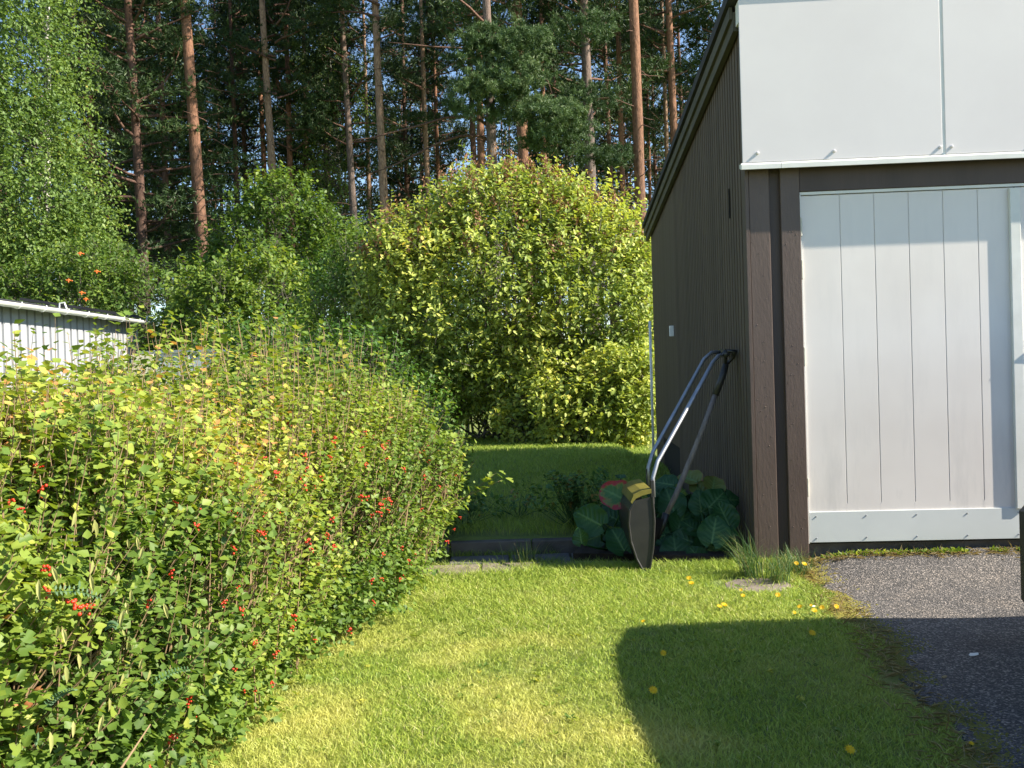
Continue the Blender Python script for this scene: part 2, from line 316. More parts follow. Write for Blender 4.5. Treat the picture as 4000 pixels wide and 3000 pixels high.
# ------------------------------------------------------------------ scatter machinery
def rand_unit(n):
    v = rng.normal(size=(n, 3)); return v / np.linalg.norm(v, axis=1)[:, None]
def norm(v): return v / np.maximum(np.linalg.norm(v, axis=-1, keepdims=True), 1e-9)
def frames(d, up):
    """per-item axes: y along d, z close to up"""
    y = norm(d); x = norm(np.cross(y, up)); z = np.cross(x, y); return x, y, z
T_DIAMOND = (np.array([(0,0,0),(.30,.45,.06),(0,1,-.06),(-.30,.45,.06)]), np.array([(0,1,2),(0,2,3)]))
T_OVATE = (np.array([(0,0,0),(.27,.28,.07),(.23,.66,.06),(0,1,-.10),(-.23,.66,.06),(-.27,.28,.07)]), np.array([(0,1,2),(0,2,3),(0,3,4),(0,4,5)]))
T_LOBE = (np.array([(0,0,0),(.32,.06,.05),(.54,.52,.14),(.22,.55,.02),(.26,.88,.05),(0,1.05,-.10),(-.26,.88,.05),(-.22,.55,.02),(-.54,.52,.14),(-.32,.06,.05)]),
          np.array([(0,1,2),(0,2,3),(0,3,5),(3,4,5),(0,5,7),(5,6,7),(0,7,8),(0,8,9)]))
T_LOBE6 = (np.array([(0,0,0),(.40,.30,.07),(.26,.62,.03),(0,1,-.05),(-.26,.62,.03),(-.40,.30,.07)]), np.array([(0,1,2),(0,2,3),(0,3,4),(0,4,5)]))
def place(T, pos, d, up, size, rnd, wscale=None):
    tv, tf = T; x, y, z = frames(d, up); n = len(pos); k = len(tv)
    wsc = np.ones(n) if wscale is None else wscale
    V = pos[:, None, :] + (tv[None, :, 0, None] * x[:, None, :] * wsc[:, None, None] + tv[None, :, 1, None] * y[:, None, :] + tv[None, :, 2, None] * z[:, None, :]) * size[:, None, None]
    F = tf[None] + (np.arange(n) * k)[:, None, None]
    return V.reshape(-1, 3), F.reshape(-1, tf.shape[1]), np.repeat(rnd, k)
def merge(parts):
    Vs, Fs, As = [], [], []; off = 0
    for V, F, A in parts:
        Vs.append(V); Fs.append(F + off); As.append(A); off += len(V)
    return np.concatenate(Vs), np.concatenate(Fs), np.concatenate(As)
def vnoise(P, s=1.0, seed=0.0):
    """cheap smooth pseudo noise in [-1,1] made of rotated sines"""
    r = np.zeros(len(P)); g = np.random.default_rng(int(seed*10)+3)
    for i in range(6):
        d = g.normal(size=3); d /= np.linalg.norm(d); f = s * (1 + .55 * i)
        r += np.sin((P @ d) * f * 2.2 + g.uniform(0, 6.28)) / (1 + .35 * i)
    return r / 3.0
def shoots(base, dirs, length, n_leaf, leaf, T, rndc, droop=.15, spread=.8, size_jit=.3, sun_face=.35, tilt=.55):
    """leaves set alternately along short shoots"""
    n = len(base); t = np.linspace(.08, 1, n_leaf)[None, :] + rng.uniform(-.04, .04, (n, n_leaf))
    L = length[:, None, None]
    ax = dirs[:, None, :] * t[..., None] * L; ax[..., 2] -= droop * (t ** 2) * length[:, None]
    P = base[:, None, :] + ax
    rd = rand_unit(n * n_leaf).reshape(n, n_leaf, 3)
    side = norm(rd - dirs[:, None, :] * (rd * dirs[:, None, :]).sum(-1, keepdims=True))
    d = norm(side * spread + dirs[:, None, :] * .5 + np.array([0, 0, -.12]))
    up = norm(np.array([0, 0, 1.0]) + tilt * rand_unit(n*n_leaf).reshape(n, n_leaf, 3) + sun_face * np.array(tosun) + .35*dirs[:, None, :])
    P = P.reshape(-1, 3); d = d.reshape(-1, 3); up = up.reshape(-1, 3)
    size = leaf * (1 + rng.uniform(-size_jit, size_jit, len(P))) * np.repeat(1.0, len(P))
    rr = np.clip(np.repeat(rndc, n_leaf) + rng.normal(0, .13, len(P)), 0, 1)
    return place(T, P, d, up, size, rr)
def tubes_np(P0, P1, r0, r1, bend=0.0, seg=2, sides=3):
    """thin prismatic twigs, many at once"""
    n = len(P0); d = norm(P1 - P0); a = norm(np.cross(d, rand_unit(n))); b = np.cross(d, a); V = []
    for i in range(seg + 1):
        t = i / seg; c = P0 * (1-t) + P1 * t; c = c + a * (bend * math.sin(math.pi * t))
        rr = r0 * (1-t) + r1 * t
        for j in range(sides):
            an = 2*math.pi*j/sides; V.append(c + (a*math.cos(an) + b*math.sin(an)) * np.reshape(rr, (-1, 1)))
    V = np.stack(V, 1); F = []
    for i in range(seg):
        for j in range(sides):
            F.append((i*sides+j, i*sides+(j+1) % sides, (i+1)*sides+(j+1) % sides, (i+1)*sides+j))
    F = np.array(F)[None] + (np.arange(n) * V.shape[1])[:, None, None]
    return V.reshape(-1, 3), F.reshape(-1, 4)

# ------------------------------------------------------------------ ground
def smooth(a, b, x): t = np.clip((x-a)/(b-a), 0, 1); return t*t*(3-2*t)
def gh(x, y):
    x = np.asarray(x, float); y = np.asarray(y, float)
    z = .010*np.sin(2.1*x+.7)*np.sin(1.7*y) + .006*np.sin(5.1*x)*np.cos(4.3*y+1)
    z = z * smooth(1.0, 3.0, y)
    z = z - .035 * smooth(5.38, 5.55, y) * smooth(1.36, 1.30, x) * (1 - smooth(6.08, 6.12, y))
    up = smooth(6.10, 6.16, y) * smooth(1.55, 1.35, x) * .085
    z = z + up + .05*smooth(7.5, 10.5, y)*smooth(30, 14, y)
    z = z + .060 * smooth(4.7, 5.40, y) * smooth(1.55, 2.0, x) * smooth(6.2, 5.9, y)
    z = z - .03*smooth(0.8, -.8, x)*smooth(2.5, 5, y)*smooth(6.0, 5.5, y)
    return z
xs = np.concatenate([[-420,-200,-90,-50,-30,-20,-14], np.arange(-10, -2, .5), np.arange(-2, 3.01, .07), np.arange(3.5, 9, .7), [12, 20, 40, 90, 200, 420]])
ys = np.concatenate([[-300,-100,-40,-15,-6,-3], np.arange(-1, 2.3, .3), np.arange(2.3, 5.3, .07), np.arange(5.3, 6.3, .03), np.arange(6.4, 14, .15), np.arange(14.5, 24, 1), [28, 35, 50, 80, 140, 300, 700]])
X, Y = np.meshgrid(xs, ys); Z = gh(X, Y); nx, ny = len(xs), len(ys)
idx = np.arange(nx*ny).reshape(ny, nx)
F = np.stack([idx[:-1,:-1], idx[:-1,1:], idx[1:,1:], idx[1:,:-1]], -1).reshape(-1, 4)
tag(link('ground', np_mesh('ground', np.stack([X, Y, Z], -1).reshape(-1, 3), F, MT['ground'], smooth=True)), 'green lawn ground with yellow mossy patches between hedge and garage', None, None, 'structure')

# driveway edge (x as a function of y)
EDY = np.array([-3, 1.5, 2.66, 3.3, 3.9, 4.56, 4.95, 5.2, 5.42]); EDX = np.array([1.22, 1.27, 1.33, 1.41, 1.53, 1.58, 1.62, 1.66, 1.70])
def edge(y): return np.interp(y, EDY, EDX)
yy = np.arange(-2.9, 5.43, .08); cols = 60; V = []
for y in yy:
    e = float(edge(y)) + .025*math.sin(9*y) + .018*math.sin(23*y+1)
    for k in range(cols):
        t = (k/(cols-1))**1.6; x = e + t * (7 - e)
        V.append((x, y, float(gh(x, y)) + .010 - (.014 if k == 0 else 0)))
V = np.array(V); idx = np.arange(len(V)).reshape(len(yy), cols)
F = np.stack([idx[:-1,:-1], idx[:-1,1:], idx[1:,1:], idx[1:,:-1]], -1).reshape(-1, 4)
tag(link('driveway', np_mesh('driveway', V, F, MT['asphalt'], smooth=True)), 'worn grey asphalt driveway in front of the garage door', None, None, 'structure')

# ------------------------------------------------------------------ garage
GX, GY, GR = 1.41, 5.45, -math.atan(.0557)
G = thing('garage', 'dark brown garage with white fascia and white panelled door', 'garage', (GX, GY, 0), GR)
GL, GW = 5.76, 3.25
def rooftop(y): return 3.335 - .073*y
# inner walls set back behind the boards
MB().box(.03, GW, .06, GL-.03, .02, 2.9).build('wall', MT['dark_gap'], G)
MB().box(.012, GW+.02, .03, .058, 0, .11).build('foundation', MT['concrete'], G)
MB().box(.010, .028, .03, GL-.02, -.10, .10).build('foundation', MT['concrete'], G)
# side cladding boards: one shared mesh, scaled in height
bm_ = MB(); bm_.box(0, .026, -.029, .029, 0, 1, 0); b0 = bm_.build('cladding_board', MT['side_board'], G, fix=True)
pitch_b = .088; first = True; k = 0; y = .085
while y < GL-.06:
    plainpart = y > 3.50
    z0 = .04 if not (3.50 < y < 4.86) else .40
    if plainpart and y > 4.86: z0 = .05
    bb = b0 if first else b0.copy()
    if not first: C.objects.link(bb); bb.parent = G
    first = False
    bb.location = (0, y, z0)
    bb.scale = (1, 1.30 if plainpart else 1.0, rooftop(y)-.13-z0)
    y += pitch_b; k += 1
MB().box(.004, .012, 3.51, 4.84, -.02, .395).build('opening_shade', MT['dark_gap'], G)  # near-black sheet standing for the shade inside the low wall opening
# front boards
MB().box(-.008, .0, -.028, .050, .015, 3.14, .002).build('corner_board', MT['side_board'], G)
MB().box(.014, .132, -.030, .020, .015, 2.345, .003).build('corner_board', MT['brown_rough'], G)
MB().box(-.0075, .0125, -.034, -.0285, .015, 2.345, .001).build('corner_trim', MT['brown_rough'], G)
MB().box(.133, .197, .002, .028, .03, 2.34).build('recessed_board', MT['brown'], G)
MB().box(.197, .308, -.030, .022, .015, 2.345, .003).build('door_post', MT['brown_rough'], G)
MB().box(2.76, 2.90, -.030, .022, .015, 2.345, .003).build('door_post', MT['brown_rough'], G)
MB().box(2.90, 3.25, -.006, .028, .03, 2.34).build('wall', MT['brown'], G)
MB().box(.3085, 2.7595, -.022, .025, 2.188, 2.345, .003).build('lintel', MT['brown'], G)
MB().box(.3085, 2.7595, -.014, .020, 2.170, 2.1865).build('door_frame', MT['white_trim'], G)
MB().box(.3085, .3165, -.016, .020, .12, 2.169).build('door_frame', MT['white_trim'], G)
# small nail knots
kn = MB()
for x0, x1 in ((.02,.12),(.21,.30)):
    for q in range(26):
        x = random.uniform(x0, x1); z = random.uniform(.1, 2.2); r_ = random.uniform(.0015,.004)
        kn.tube([(x, -.0302, z), (x, -.0325, z)], [r_, r_*.4], 6)
kn.build('knot', MT['brown_rough'], G)['kind'] = 'stuff'
# door leaves
def leaf(u0, u1, grooves, name_lbl):
    d = MB().box(u0, u1, -.0018, .030, .125, 2.166).build('door', MT['door_white'], G)
    zt, zb = 2.164, .352
    es = [u0+.001] + grooves + [u1-.001]
    for a, b_ in zip(es[:-1], es[1:]):
        a2 = a + (.0022 if a != es[0] else 0); b2 = b_ - (.0022 if b_ != es[-1] else 0)
        MB().box(a2, b2, -.006, -.0022, .300, zt, .0015).build('plank', MT['door_white'], d)
    ge = MB()
    for gx in grooves: ge.box(gx-.0046, gx+.0046, -.0062, -.0022, .3065, zb)
    ge.build('groove_end', MT['door_white'], d)['kind'] = 'stuff'
    MB().box(u0+.001, u1+.004, -.014, -.0062, .125, .306, .002).build('kick_plate', MT['kick'], d)
    n = 5
    for i in range(n):
        for z in (.278, .150):
            x = u0+.04 + (u1-u0-.06)*i/(n-1)
            MB().tube([(x,-.0140,z),(x,-.0185,z)], [.0048,.003], 8).build('screw', MT['alu'], d)
    return d
d1 = leaf(.317, 1.535, [.5417+.1967*k for k in range(5)], '')
d2 = leaf(1.545, 2.758, [1.77+.1967*k for k in range(5)], '')
MB().box(1.502, 1.560, -.030, -.0062, .30, 2.160, .003).build('cover_strip', MT['white_trim'], d1)
for z in (1.93, 1.68, 1.17, .40):
    h = MB(); h.tube([(.312,-.020,z),(.312,-.020,z+.105)], .0085, 8); h.tube([(.312,-.020,z-.004),(.312,-.020,z+.109)], .004, 6); h.build('hinge', MT['hinge'], d1, smooth=False)
hd = MB(); hd.box(1.60,1.635,-.016,-.0062,1.10,1.30,.003); hd.tube([(1.617,-.016,1.24),(1.617,-.046,1.24),(1.72,-.046,1.235)], .008, 8); hd.build('handle', MT['alu'], d2)
MB().box(.30, 2.76, .031, .06, .0, .125).build('door_gap_shade', MT['dark_gap'], G)  # near-black strip: shade of the gap under the doors, put in as colour
# white fascia
FY = -.105
es = [-.040, 1.108, 2.34, 3.25]
for a, b_ in zip(es[:-1], es[1:]):
    MB().box(a+.009, b_-.009, FY, FY+.010, 2.352, 3.292, .002).build('fascia_panel', MT['white_panel'], G)
MB().box(-.012, 3.24, FY+.017, FY+.05, 2.36, 3.20).build('fascia_batten', MT['white_trim'], G)
for (a, b_) in ((-.040, .185), (.187, 1.9), (1.902, 3.25)):
    tr = MB(); tr.prism([(FY-.012, 2.312), (FY-.012, 2.338), (FY+.002, 2.3505), (FY+.052, 2.3505), (FY+.052, 2.330), (FY, 2.312)], 'x', a, b_); tr.build('fascia_trim', MT['white_trim'], G)
for u in (1.108, 2.34): MB().box(u-.0105, u+.0105, FY+.0045, FY+.0155, 2.352, 3.29).build('joint_strip', MT['white_trim'], G)
for (u, z) in ((.055, 2.405), (.49, 2.398), (1.085, 2.394), (1.150, 2.394), (1.60, 2.394), (2.3, 2.394)):
    MB().tube([(u,FY,z),(u,FY-.006,z),(u,FY-.012,z)], [.0095,.0085,.005], 10).build('screw', MT['white_panel'], G)
MB().box(-.030, -.013, FY+.0105, FY+.10, 3.17, 3.292).build('fascia_return', MT['white_trim'], G)
MB().box(-.005, 3.24, FY+.052, .06, 2.350, 2.362).build('soffit', MT['brown'], G)
# roof, verge boards
rf = MB(); rf.add([(-.085,FY-.012,3.372),(GW+.1,FY-.012,3.372),(GW+.1,GL+.12,rooftop(GL)+.02),(-.085,GL+.12,rooftop(GL)+.02),
                   (-.085,FY-.012,3.310),(GW+.1,FY-.012,3.310),(GW+.1,GL+.12,rooftop(GL)-.03),(-.085,GL+.12,rooftop(GL)-.03)],
                  [(0,1,2,3),(7,6,5,4),(0,4,5,1),(1,5,6,2),(2,6,7,3),(3,7,4,0)]); rf.build('roof', MT['felt'], G)
def verge(x0, x1, dt, db, y0=-.09, y1=GL+.10):
    v_ = MB(); v_.add([(x0,y0,rooftop(y0)+dt),(x1,y0,rooftop(y0)+dt),(x1,y1,rooftop(y1)+dt),(x0,y1,rooftop(y1)+dt),
                       (x0,y0,rooftop(y0)+db),(x1,y0,rooftop(y0)+db),(x1,y1,rooftop(y1)+db),(x0,y1,rooftop(y1)+db)],
                      [(0,1,2,3),(7,6,5,4),(0,4,5,1),(1,5,6,2),(2,6,7,3),(3,7,4,0)]); return v_
verge(-.066, -.048, -.045, -.115, .0).build('verge_board', MT['olive_trim'], G)
verge(-.046, -.012, -.075, -.185, .0).build('verge_board', MT['olive_trim'], G)
# rear wall trim, downpipe
MB().box(.02, GW, GL-.028, GL, .05, 2.9).build('wall', MT['side_board'], G)
MB().tube([(-.03, GL+.045, .1), (-.03, GL+.045, 1.75)], .016, 8).build('downpipe', MT['gutter'], G, smooth=True)
MB().box(-.045, -.001, 3.64, 3.67, 1.485, 1.59, .004).build('wall_sensor', MT['gutter'], G)
MB().box(-.008, -.001, .49, .50, 2.13, 2.32).build('vent_slot', MT['dark_gap'], G)
MB().tube([(-.001,.55,1.27),(-.03,.55,1.27),(-.05,.55,1.29)], .006, 6).build('wall_hook', MT['black_plastic'], G)

# ------------------------------------------------------------------ garden shed on the left
SH = thing('garden_shed', 'pale grey boarded shed with black roof and white gutter', 'shed', (-6.87, 17, .05))
MB().box(-4.2, -.03, -9.5, -.0, .0, 2.24).build('wall', MT['grey_paint'], SH)
bs_ = MB(); bs_.box(-.029, 0, -.078, .078, 0, 1); s0 = bs_.build('cladding_board', MT['grey_paint'], SH)
y = -.10; first = True
bt = None
while y > -9.4:
    o_ = s0 if first else s0.copy()
    if not first: C.objects.link(o_); o_.parent = SH
    first = False; o_.location = (0, y, .05); o_.scale = (1, 1, 2.2)
    y -= .215
MB().box(-.0, .012, -.05, -.0, .05, 2.24).build('corner_board', MT['gutter'], SH)
def sroof(x): return 2.30 + (-x)*.10
r_ = MB(); r_.add([(.16,-9.7,2.29),(.16,.16,2.29),(-2.2,.16,2.72),(-2.2,-9.7,2.72),(-4.4,.16,2.30),(-4.4,-9.7,2.30),
                   (.16,-9.7,2.24),(.16,.16,2.24),(-2.2,.16,2.65),(-2.2,-9.7,2.65),(-4.4,.16,2.24),(-4.4,-9.7,2.24)],
                  [(0,1,2,3),(3,2,4,5),(6,9,8,7),(9,11,10,8),(0,6,7,1),(1,7,8,2),(2,8,10,4),(4,10,11,5),(5,11,9,3),(3,9,6,0)])
r_.build('roof', MT['felt'], SH)
vb = MB(); vb.prism([(.14,2.31),(-2.2,2.735),(-2.2,2.79),(.14,2.365)], 'y', .10, .17); vb.build('verge_board', MT['felt'], SH)
gt = MB()
prof = [(math.cos(a)*.062+.215, math.sin(a)*.062+2.262) for a in np.linspace(math.pi, 2*math.pi, 9)]
prof2 = [(math.cos(a)*.056+.215, math.sin(a)*.056+2.262) for a in np.linspace(2*math.pi, math.pi, 9)]
gt.prism(prof + prof2, 'y', -9.6, .25); gt.build('gutter', MT['gutter'], SH)
for i in range(14):
    yy_ = .1 - i*.66; MB().tube([(.215+math.cos(a)*.068, yy_, 2.262+math.sin(a)*.068) for a in np.linspace(math.pi, 2.1*math.pi, 8)], .008, 5).build('gutter_bracket', MT['gutter'], SH)
for yy_ in (.05, -3.25):
    MB().tube([(.16,yy_,2.27),(.17,yy_,2.36),(.24,yy_,2.37),(.275,yy_,2.27)], .012, 6).build('gutter_clip', MT['gutter'], SH)
MB().box(.013, .05, -.78, -.62, 1.50, 1.72, .004).build('vent_grille', MT['gutter'], SH)

# ------------------------------------------------------------------ cold frame / canopy behind the hedge
CF = thing('garden_cold_frame', 'silver framed glazed garden frame half hidden behind the hedge', 'cold frame', (-4.35, 11, 0))
MB().box(-.10, .86, -.02, .02, 1.53, 1.565, .004).build('top_rail', MT['alu'], CF)
MB().box(-.10, .86, .40, .44, 1.53, 1.565, .004).build('top_rail', MT['alu'], CF)
MB().tube([(.85,0,1.54),(.62,0,1.20),(.55,0,1.05)], .016, 6).build('strut', MT['alu'], CF)
MB().tube([(.62,.2,1.22),(.88,.2,1.02)], .012, 6).build('strut', MT['alu'], CF)
for x in (.0, .5): MB().tube([(x,0,0),(x,0,1.53)], .018, 6).build('post', MT['alu'], CF)
m, nt, b, o = mat_new('frosted_glazing'); MT['glazing'] = m; b.inputs['Base Color'].default_value = (.50,.55,.58,1); b.inputs['Roughness'].default_value = .25; b.inputs['Transmission Weight'].default_value = .25
pn = MB(); pn.prism([(.10,1.53),(.82,1.53),(.58,1.08),(.10,.98)], 'y', .010, .016); pn.build('pane', MT['glazing'], CF)
MT['cream'] = noisy('cream_board', [(.3,(.62,.56,.40)),(.7,(.72,.66,.50))], 3, (1,1,1), .6, .1, .002, 30)
for z in (1.40, 1.27, 1.14, 1.01): MB().box(-.17, .095, -.030, -.010, z, z+.122, .004).build('cream_panel', MT['cream'], CF)
AC = thing('louvred_box', 'dark louvred box with white slats beside the shed wall', 'heat pump', (-4.85, 11.3, 0))
MB().box(-.35, .10, 0, .3, .6, 1.40, .01).build('housing', MT['black_plastic'], AC)
for i in range(7): MB().box(-.05, .19, -.03, -.005, 1.02+i*.058, 1.045+i*.058).build('slat', MT['gutter'], AC)
MB().box(-.35, -.10, -.012, -.001, .95, 1.38).build('front_grille', MT['black_plastic'], AC)
MB().box(-.30, .05, .02, .28, 0, .6).build('stand', MT['concrete'], AC)

# ------------------------------------------------------------------ path, kerb
PT = thing('garden_path', 'weedy path of grey paving slabs below the kerb', None, (0, 0, 0), 0, None, 'structure')
for r_i, (y0, y1) in enumerate(((5.47, 5.76), (5.79, 6.05))):
    x = -.62 + .18*r_i
    while x < 1.30:
        w_ = .39; x1 = min(x+w_, 1.375)
        zc = -.022 + random.uniform(-.004, .004)
        sl = MB().box(x+.006, x1-.006, y0+random.uniform(0,.012), y1-random.uniform(0,.012), zc-.04, zc+(.012 if r_i == 0 else .004), .004).build('paving_slab', MT['slab_warm'] if r_i == 0 and x < .3 else MT['slab'], PT)
        x += w_+.004
KB = thing('kerb_edging', 'low kerb of worn concrete blocks holding up the lawn', 'kerb', (0, 0, 0))
for i, x in enumerate((-.98, -.44, .10, .64, 1.0)):
    x1 = x+.532 if i < 3 else (x+.352 if i == 3 else 1.34)
    o_ = MB().box(x, x1, 6.065+random.uniform(-.006,.006), 6.155, -.06, .070+random.uniform(-.004,.004), .006).build('kerb_stone', MT['concrete'], KB)
    o_.rotation_euler = (0, 0, 0)
# flat stone on bare patch at the corner
st = MB(); st.prism([(1.10,4.78),(1.34,4.74),(1.46,4.86),(1.44,5.04),(1.24,5.10),(1.12,4.98)], 'z', -.02, .006)
tag(st.build('stepping_stone', MT['slab_warm']), 'flat grey stone lying in the bare patch by the garage corner', 'stone')

# ------------------------------------------------------------------ hedge
HD = thing('currant_hedge', 'broad leafy currant hedge with red berries along the lawn', 'hedge', (0, 0, 0))
def hx_r(y): return -1.045 + (y-2.3)*.167
HA, HB = .92, .54
def hedge_point(th, y, rr):
    s = np.clip(1 - np.clip((y-5.2)/1.35, 0, 1)**2.6, .02, 1)**.42
    a = HA*s; bz = HB*(.35+.65*s)
    ct, stt = np.cos(th), np.sin(th); e = 2/2.9
    x = (hx_r(y) - HA) + a*rr*np.sign(ct)*np.abs(ct)**e
    z = .42 + (bz*rr)*np.sign(stt)*np.abs(stt)**e
    z = z - (1-s)*.15
    # face leans out a little at mid height towards the far end
    x = x + .16*smooth(3.8, 6, y)*np.sin(np.clip(z, 0, 1)*math.pi)*(ct > 0)
    n = np.stack([np.sign(ct)*np.abs(ct)**(2-e)/HA, (1-s)*1.1, np.sign(stt)*np.abs(stt)**(2-e)/HB], -1)
    return np.stack([x, y, z], -1), norm(n)
def hedge_shoots(n, y0, y1, leafsize, T, nl, deep=.3):
    y = rng.uniform(y0, y1, n); u = rng.uniform(size=n)
    th = np.where(u < .88, rng.uniform(-1.05, math.pi*.80, n), rng.uniform(0, math.pi, n))
    rr = 1 - deep*rng.uniform(0, 1, n)**1.5
    P, N = hedge_point(th, y, rr)
    P += .09*vnoise(P, 2.0, 1)[:, None]*N
    keep = (vnoise(P, 3.2, 2) > -.62) & (P[:, 2] > .0)
    P, N = P[keep], N[keep]; n = len(P)
    d = norm(N*.45 + np.array([0, -.05, .95]) + .40*rand_unit(n))
    L = rng.uniform(.07, .22, n) * (1 + .5*(N[:, 2] > .7))
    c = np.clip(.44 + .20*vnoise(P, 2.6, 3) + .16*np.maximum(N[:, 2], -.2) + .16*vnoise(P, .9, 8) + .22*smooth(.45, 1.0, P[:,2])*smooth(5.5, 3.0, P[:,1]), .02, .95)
    return shoots(P, d, L, nl, leafsize, T, c, droop=.02, spread=.85, tilt=.95), (P, d, L)
pts = []
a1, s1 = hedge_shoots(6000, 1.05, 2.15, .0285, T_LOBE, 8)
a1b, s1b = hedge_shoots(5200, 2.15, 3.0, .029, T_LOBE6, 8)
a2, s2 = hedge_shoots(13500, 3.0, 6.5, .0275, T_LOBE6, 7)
a3, s3 = hedge_shoots(1800, .2, 1.1, .05, T_LOBE6, 5)
# end cap (far end and its right bulge)
n = 2600; th = rng.uniform(-.5, math.pi, n); rr = rng.uniform(0, 1, n)**.5; yc = 6.35 + .15*(1-rr)
Pc, Nc = hedge_point(th, np.full(n, 6.1), rr*.98); Pc[:, 1] = 6.1 + .35*np.sqrt(np.clip(1-rr**2, 0, 1)); Nc = norm(np.stack([np.cos(th)*rr, np.full(n, .4), np.sin(th)*rr], -1))
a4 = shoots(Pc, norm(Nc+np.array([0,0,.6])), rng.uniform(.08,.2,n), 6, .036, T_LOBE6, np.clip(.42+.2*vnoise(Pc,2,3),0,.93), .02)
# long leading shoots standing up out of the top
def leaders(n, y0, y1, h0, h1, leaf_, T, xr=(-.75, .75)):
    y = rng.uniform(y0, y1, n); xo = rng.uniform(xr[0], xr[1], n)
    P = np.stack([hx_r(y)-HA+xo, y, np.full(n, .90)-.12*np.abs(xo)**3], -1)
    P[:,2] -= .25*smooth(5.3, 6.3, y)
    d = norm(np.array([0, 0, 1.0]) + .16*rng.normal(size=(n, 3)) * np.array([1, 1, .1])); L = rng.uniform(h0, h1, n)
    return P, d, L, shoots(P, d, L, 16, leaf_, T, np.clip(rng.normal(.60, .13, n), 0, .9), 0.0, .8, tilt=.8)
P5, d5, L5, a5 = leaders(200, 1.5, 4.2, .12, .36, .031, T_LOBE6, (-.8, .5))
P6, d6, L6, a6 = leaders(400, 4.0, 6.1, .24, .66, .037, T_LOBE6)
P8, d8, L8, a8 = leaders(80, 1.9, 4.4, .30, .56, .040, T_LOBE6, (-.9, .3))
ns = 1500; ys_ = rng.uniform(1.6, 6.0, ns); Pk = np.stack([hx_r(ys_)-.06+rng.normal(-.03,.045,ns)+.05*np.sin(3*ys_), ys_, rng.uniform(.0,.26,ns)], -1)
a10 = shoots(Pk, norm(np.array([.5,-.05,.5])+.5*rand_unit(ns)), rng.uniform(.06,.16,ns), 6, .028, T_LOBE6, np.clip(.36+.2*vnoise(Pk,2.6,3),0,.9), .03, .85, tilt=.9)
# a sprig reaching out over the shaded lawn
Pq = np.array([(-.44,5.2,.42),(-.30,5.22,.47),(-.52,5.0,.70),(-.50,5.5,.35),(-.46,5.2,.85)]); dq = norm(np.array([(1,.1,.42),(1,.0,.75),(.8,-.2,.6),(1,.1,.3),(.6,.2,1)]))
a9 = shoots(Pq, dq, np.array([.42,.26,.25,.22,.2]), 10, .040, T_LOBE, np.full(5, .6), 0, .8)
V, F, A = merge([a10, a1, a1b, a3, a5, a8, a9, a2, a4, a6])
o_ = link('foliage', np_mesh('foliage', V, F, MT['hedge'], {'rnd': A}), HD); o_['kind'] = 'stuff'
# twigs: shoot axes and stems inside
Ps = np.concatenate([s1[0], s1b[0], s2[0], P5, P6, P8, Pq]); ds = np.concatenate([s1[1], s1b[1], s2[1], d5, d6, d8, dq]); Ls = np.concatenate([s1[2], s1b[2], s2[2], L5, L6, L8, np.array([.42,.26,.25,.22,.2])])
sel = rng.uniform(size=len(Ps)) < .45; sel[-(len(P5)+len(P6)+len(P8)+5):] = True
Vt, Ft = tubes_np(Ps[sel]-ds[sel]*.12, Ps[sel]+ds[sel]*Ls[sel][:,None]*.95, np.full(sel.sum(), .0034), np.full(sel.sum(), .0012), seg=1)
n = 1500; y = rng.uniform(1.1, 6.3, n); b0_ = np.stack([hx_r(y)-HA+rng.normal(0,.25,n), y, np.zeros(n)], -1)
th = rng.uniform(-.2, math.pi*.85, n); e0, _ = hedge_point(th, y+rng.normal(0,.15,n), rng.uniform(.8,.98,n))
Vt2, Ft2 = tubes_np(b0_, e0, np.full(n, .009), np.full(n, .002), bend=.06, seg=3)
Vt = np.concatenate([Vt, Vt2]); Ft = np.concatenate([Ft, Ft2+len(Vt)-len(Vt2)])
link('twigs', np_mesh('twigs', Vt, Ft, MT['twig']), HD)['kind'] = 'stuff'
# a few long bare branches in front of the leaves
for pts_ in ([(-1.18,1.85,.05),(-1.02,1.95,.18),(-.90,2.05,.33),(-.86,2.12,.40)], [(-1.3,1.5,.3),(-1.14,1.55,.75),(-1.08,1.6,1.05)]):
    MB().tube(pts_, [.006,.005,.003,.0015][:len(pts_)], 6).build('branch', MT['twig'], HD, smooth=True)
# berry clusters
bm = bmesh.new()
for i in range(7):
    p = Vector((random.uniform(-.016,.016), random.uniform(-.016,.016), random.uniform(-.02,.015)))
    bmesh.ops.create_icosphere(bm, subdivisions=1, radius=.0062, matrix=Matrix.Translation(p))
bme = bpy.data.meshes.new('berry_cluster'); bm.to_mesh(bme); bm.free(); bme.materials.append(MT['berry']); bme.polygons.foreach_set('use_smooth', [True]*len(bme.polygons))
nb = 210; y = rng.uniform(1.3, 5.6, nb)**1.0; th = rng.uniform(-.35, 1.5, nb)
Pb, Nb = hedge_point(th, y, np.full(nb, 1.07)); Pb += .07*vnoise(Pb, 1.6, 1)[:, None]*Nb
Pb += Nb*.02
for i in range(nb):
    if Pb[i, 2] < .1: continue
    s_ = random.uniform(.4, .85)
    link('berry_cluster', bme, HD, Pb[i], (random.uniform(-.4,.4), random.uniform(-.4,.4), random.uniform(0,6)), (s_, s_, s_))
# dead brown leaves pocket
Pd, Nd = hedge_point(rng.uniform(-.1,.12,16), rng.uniform(1.98,2.10,16), np.full(16,.98))
V, F, A = place(T_LOBE, Pd, norm(rand_unit(16)), norm(rand_unit(16)), rng.uniform(.014,.026,16), rng.uniform(size=16))
link('dead_leaves', np_mesh('dead_leaves', V, F, MT['brown_leaf'], {'rnd': A}), HD)['kind'] = 'stuff'

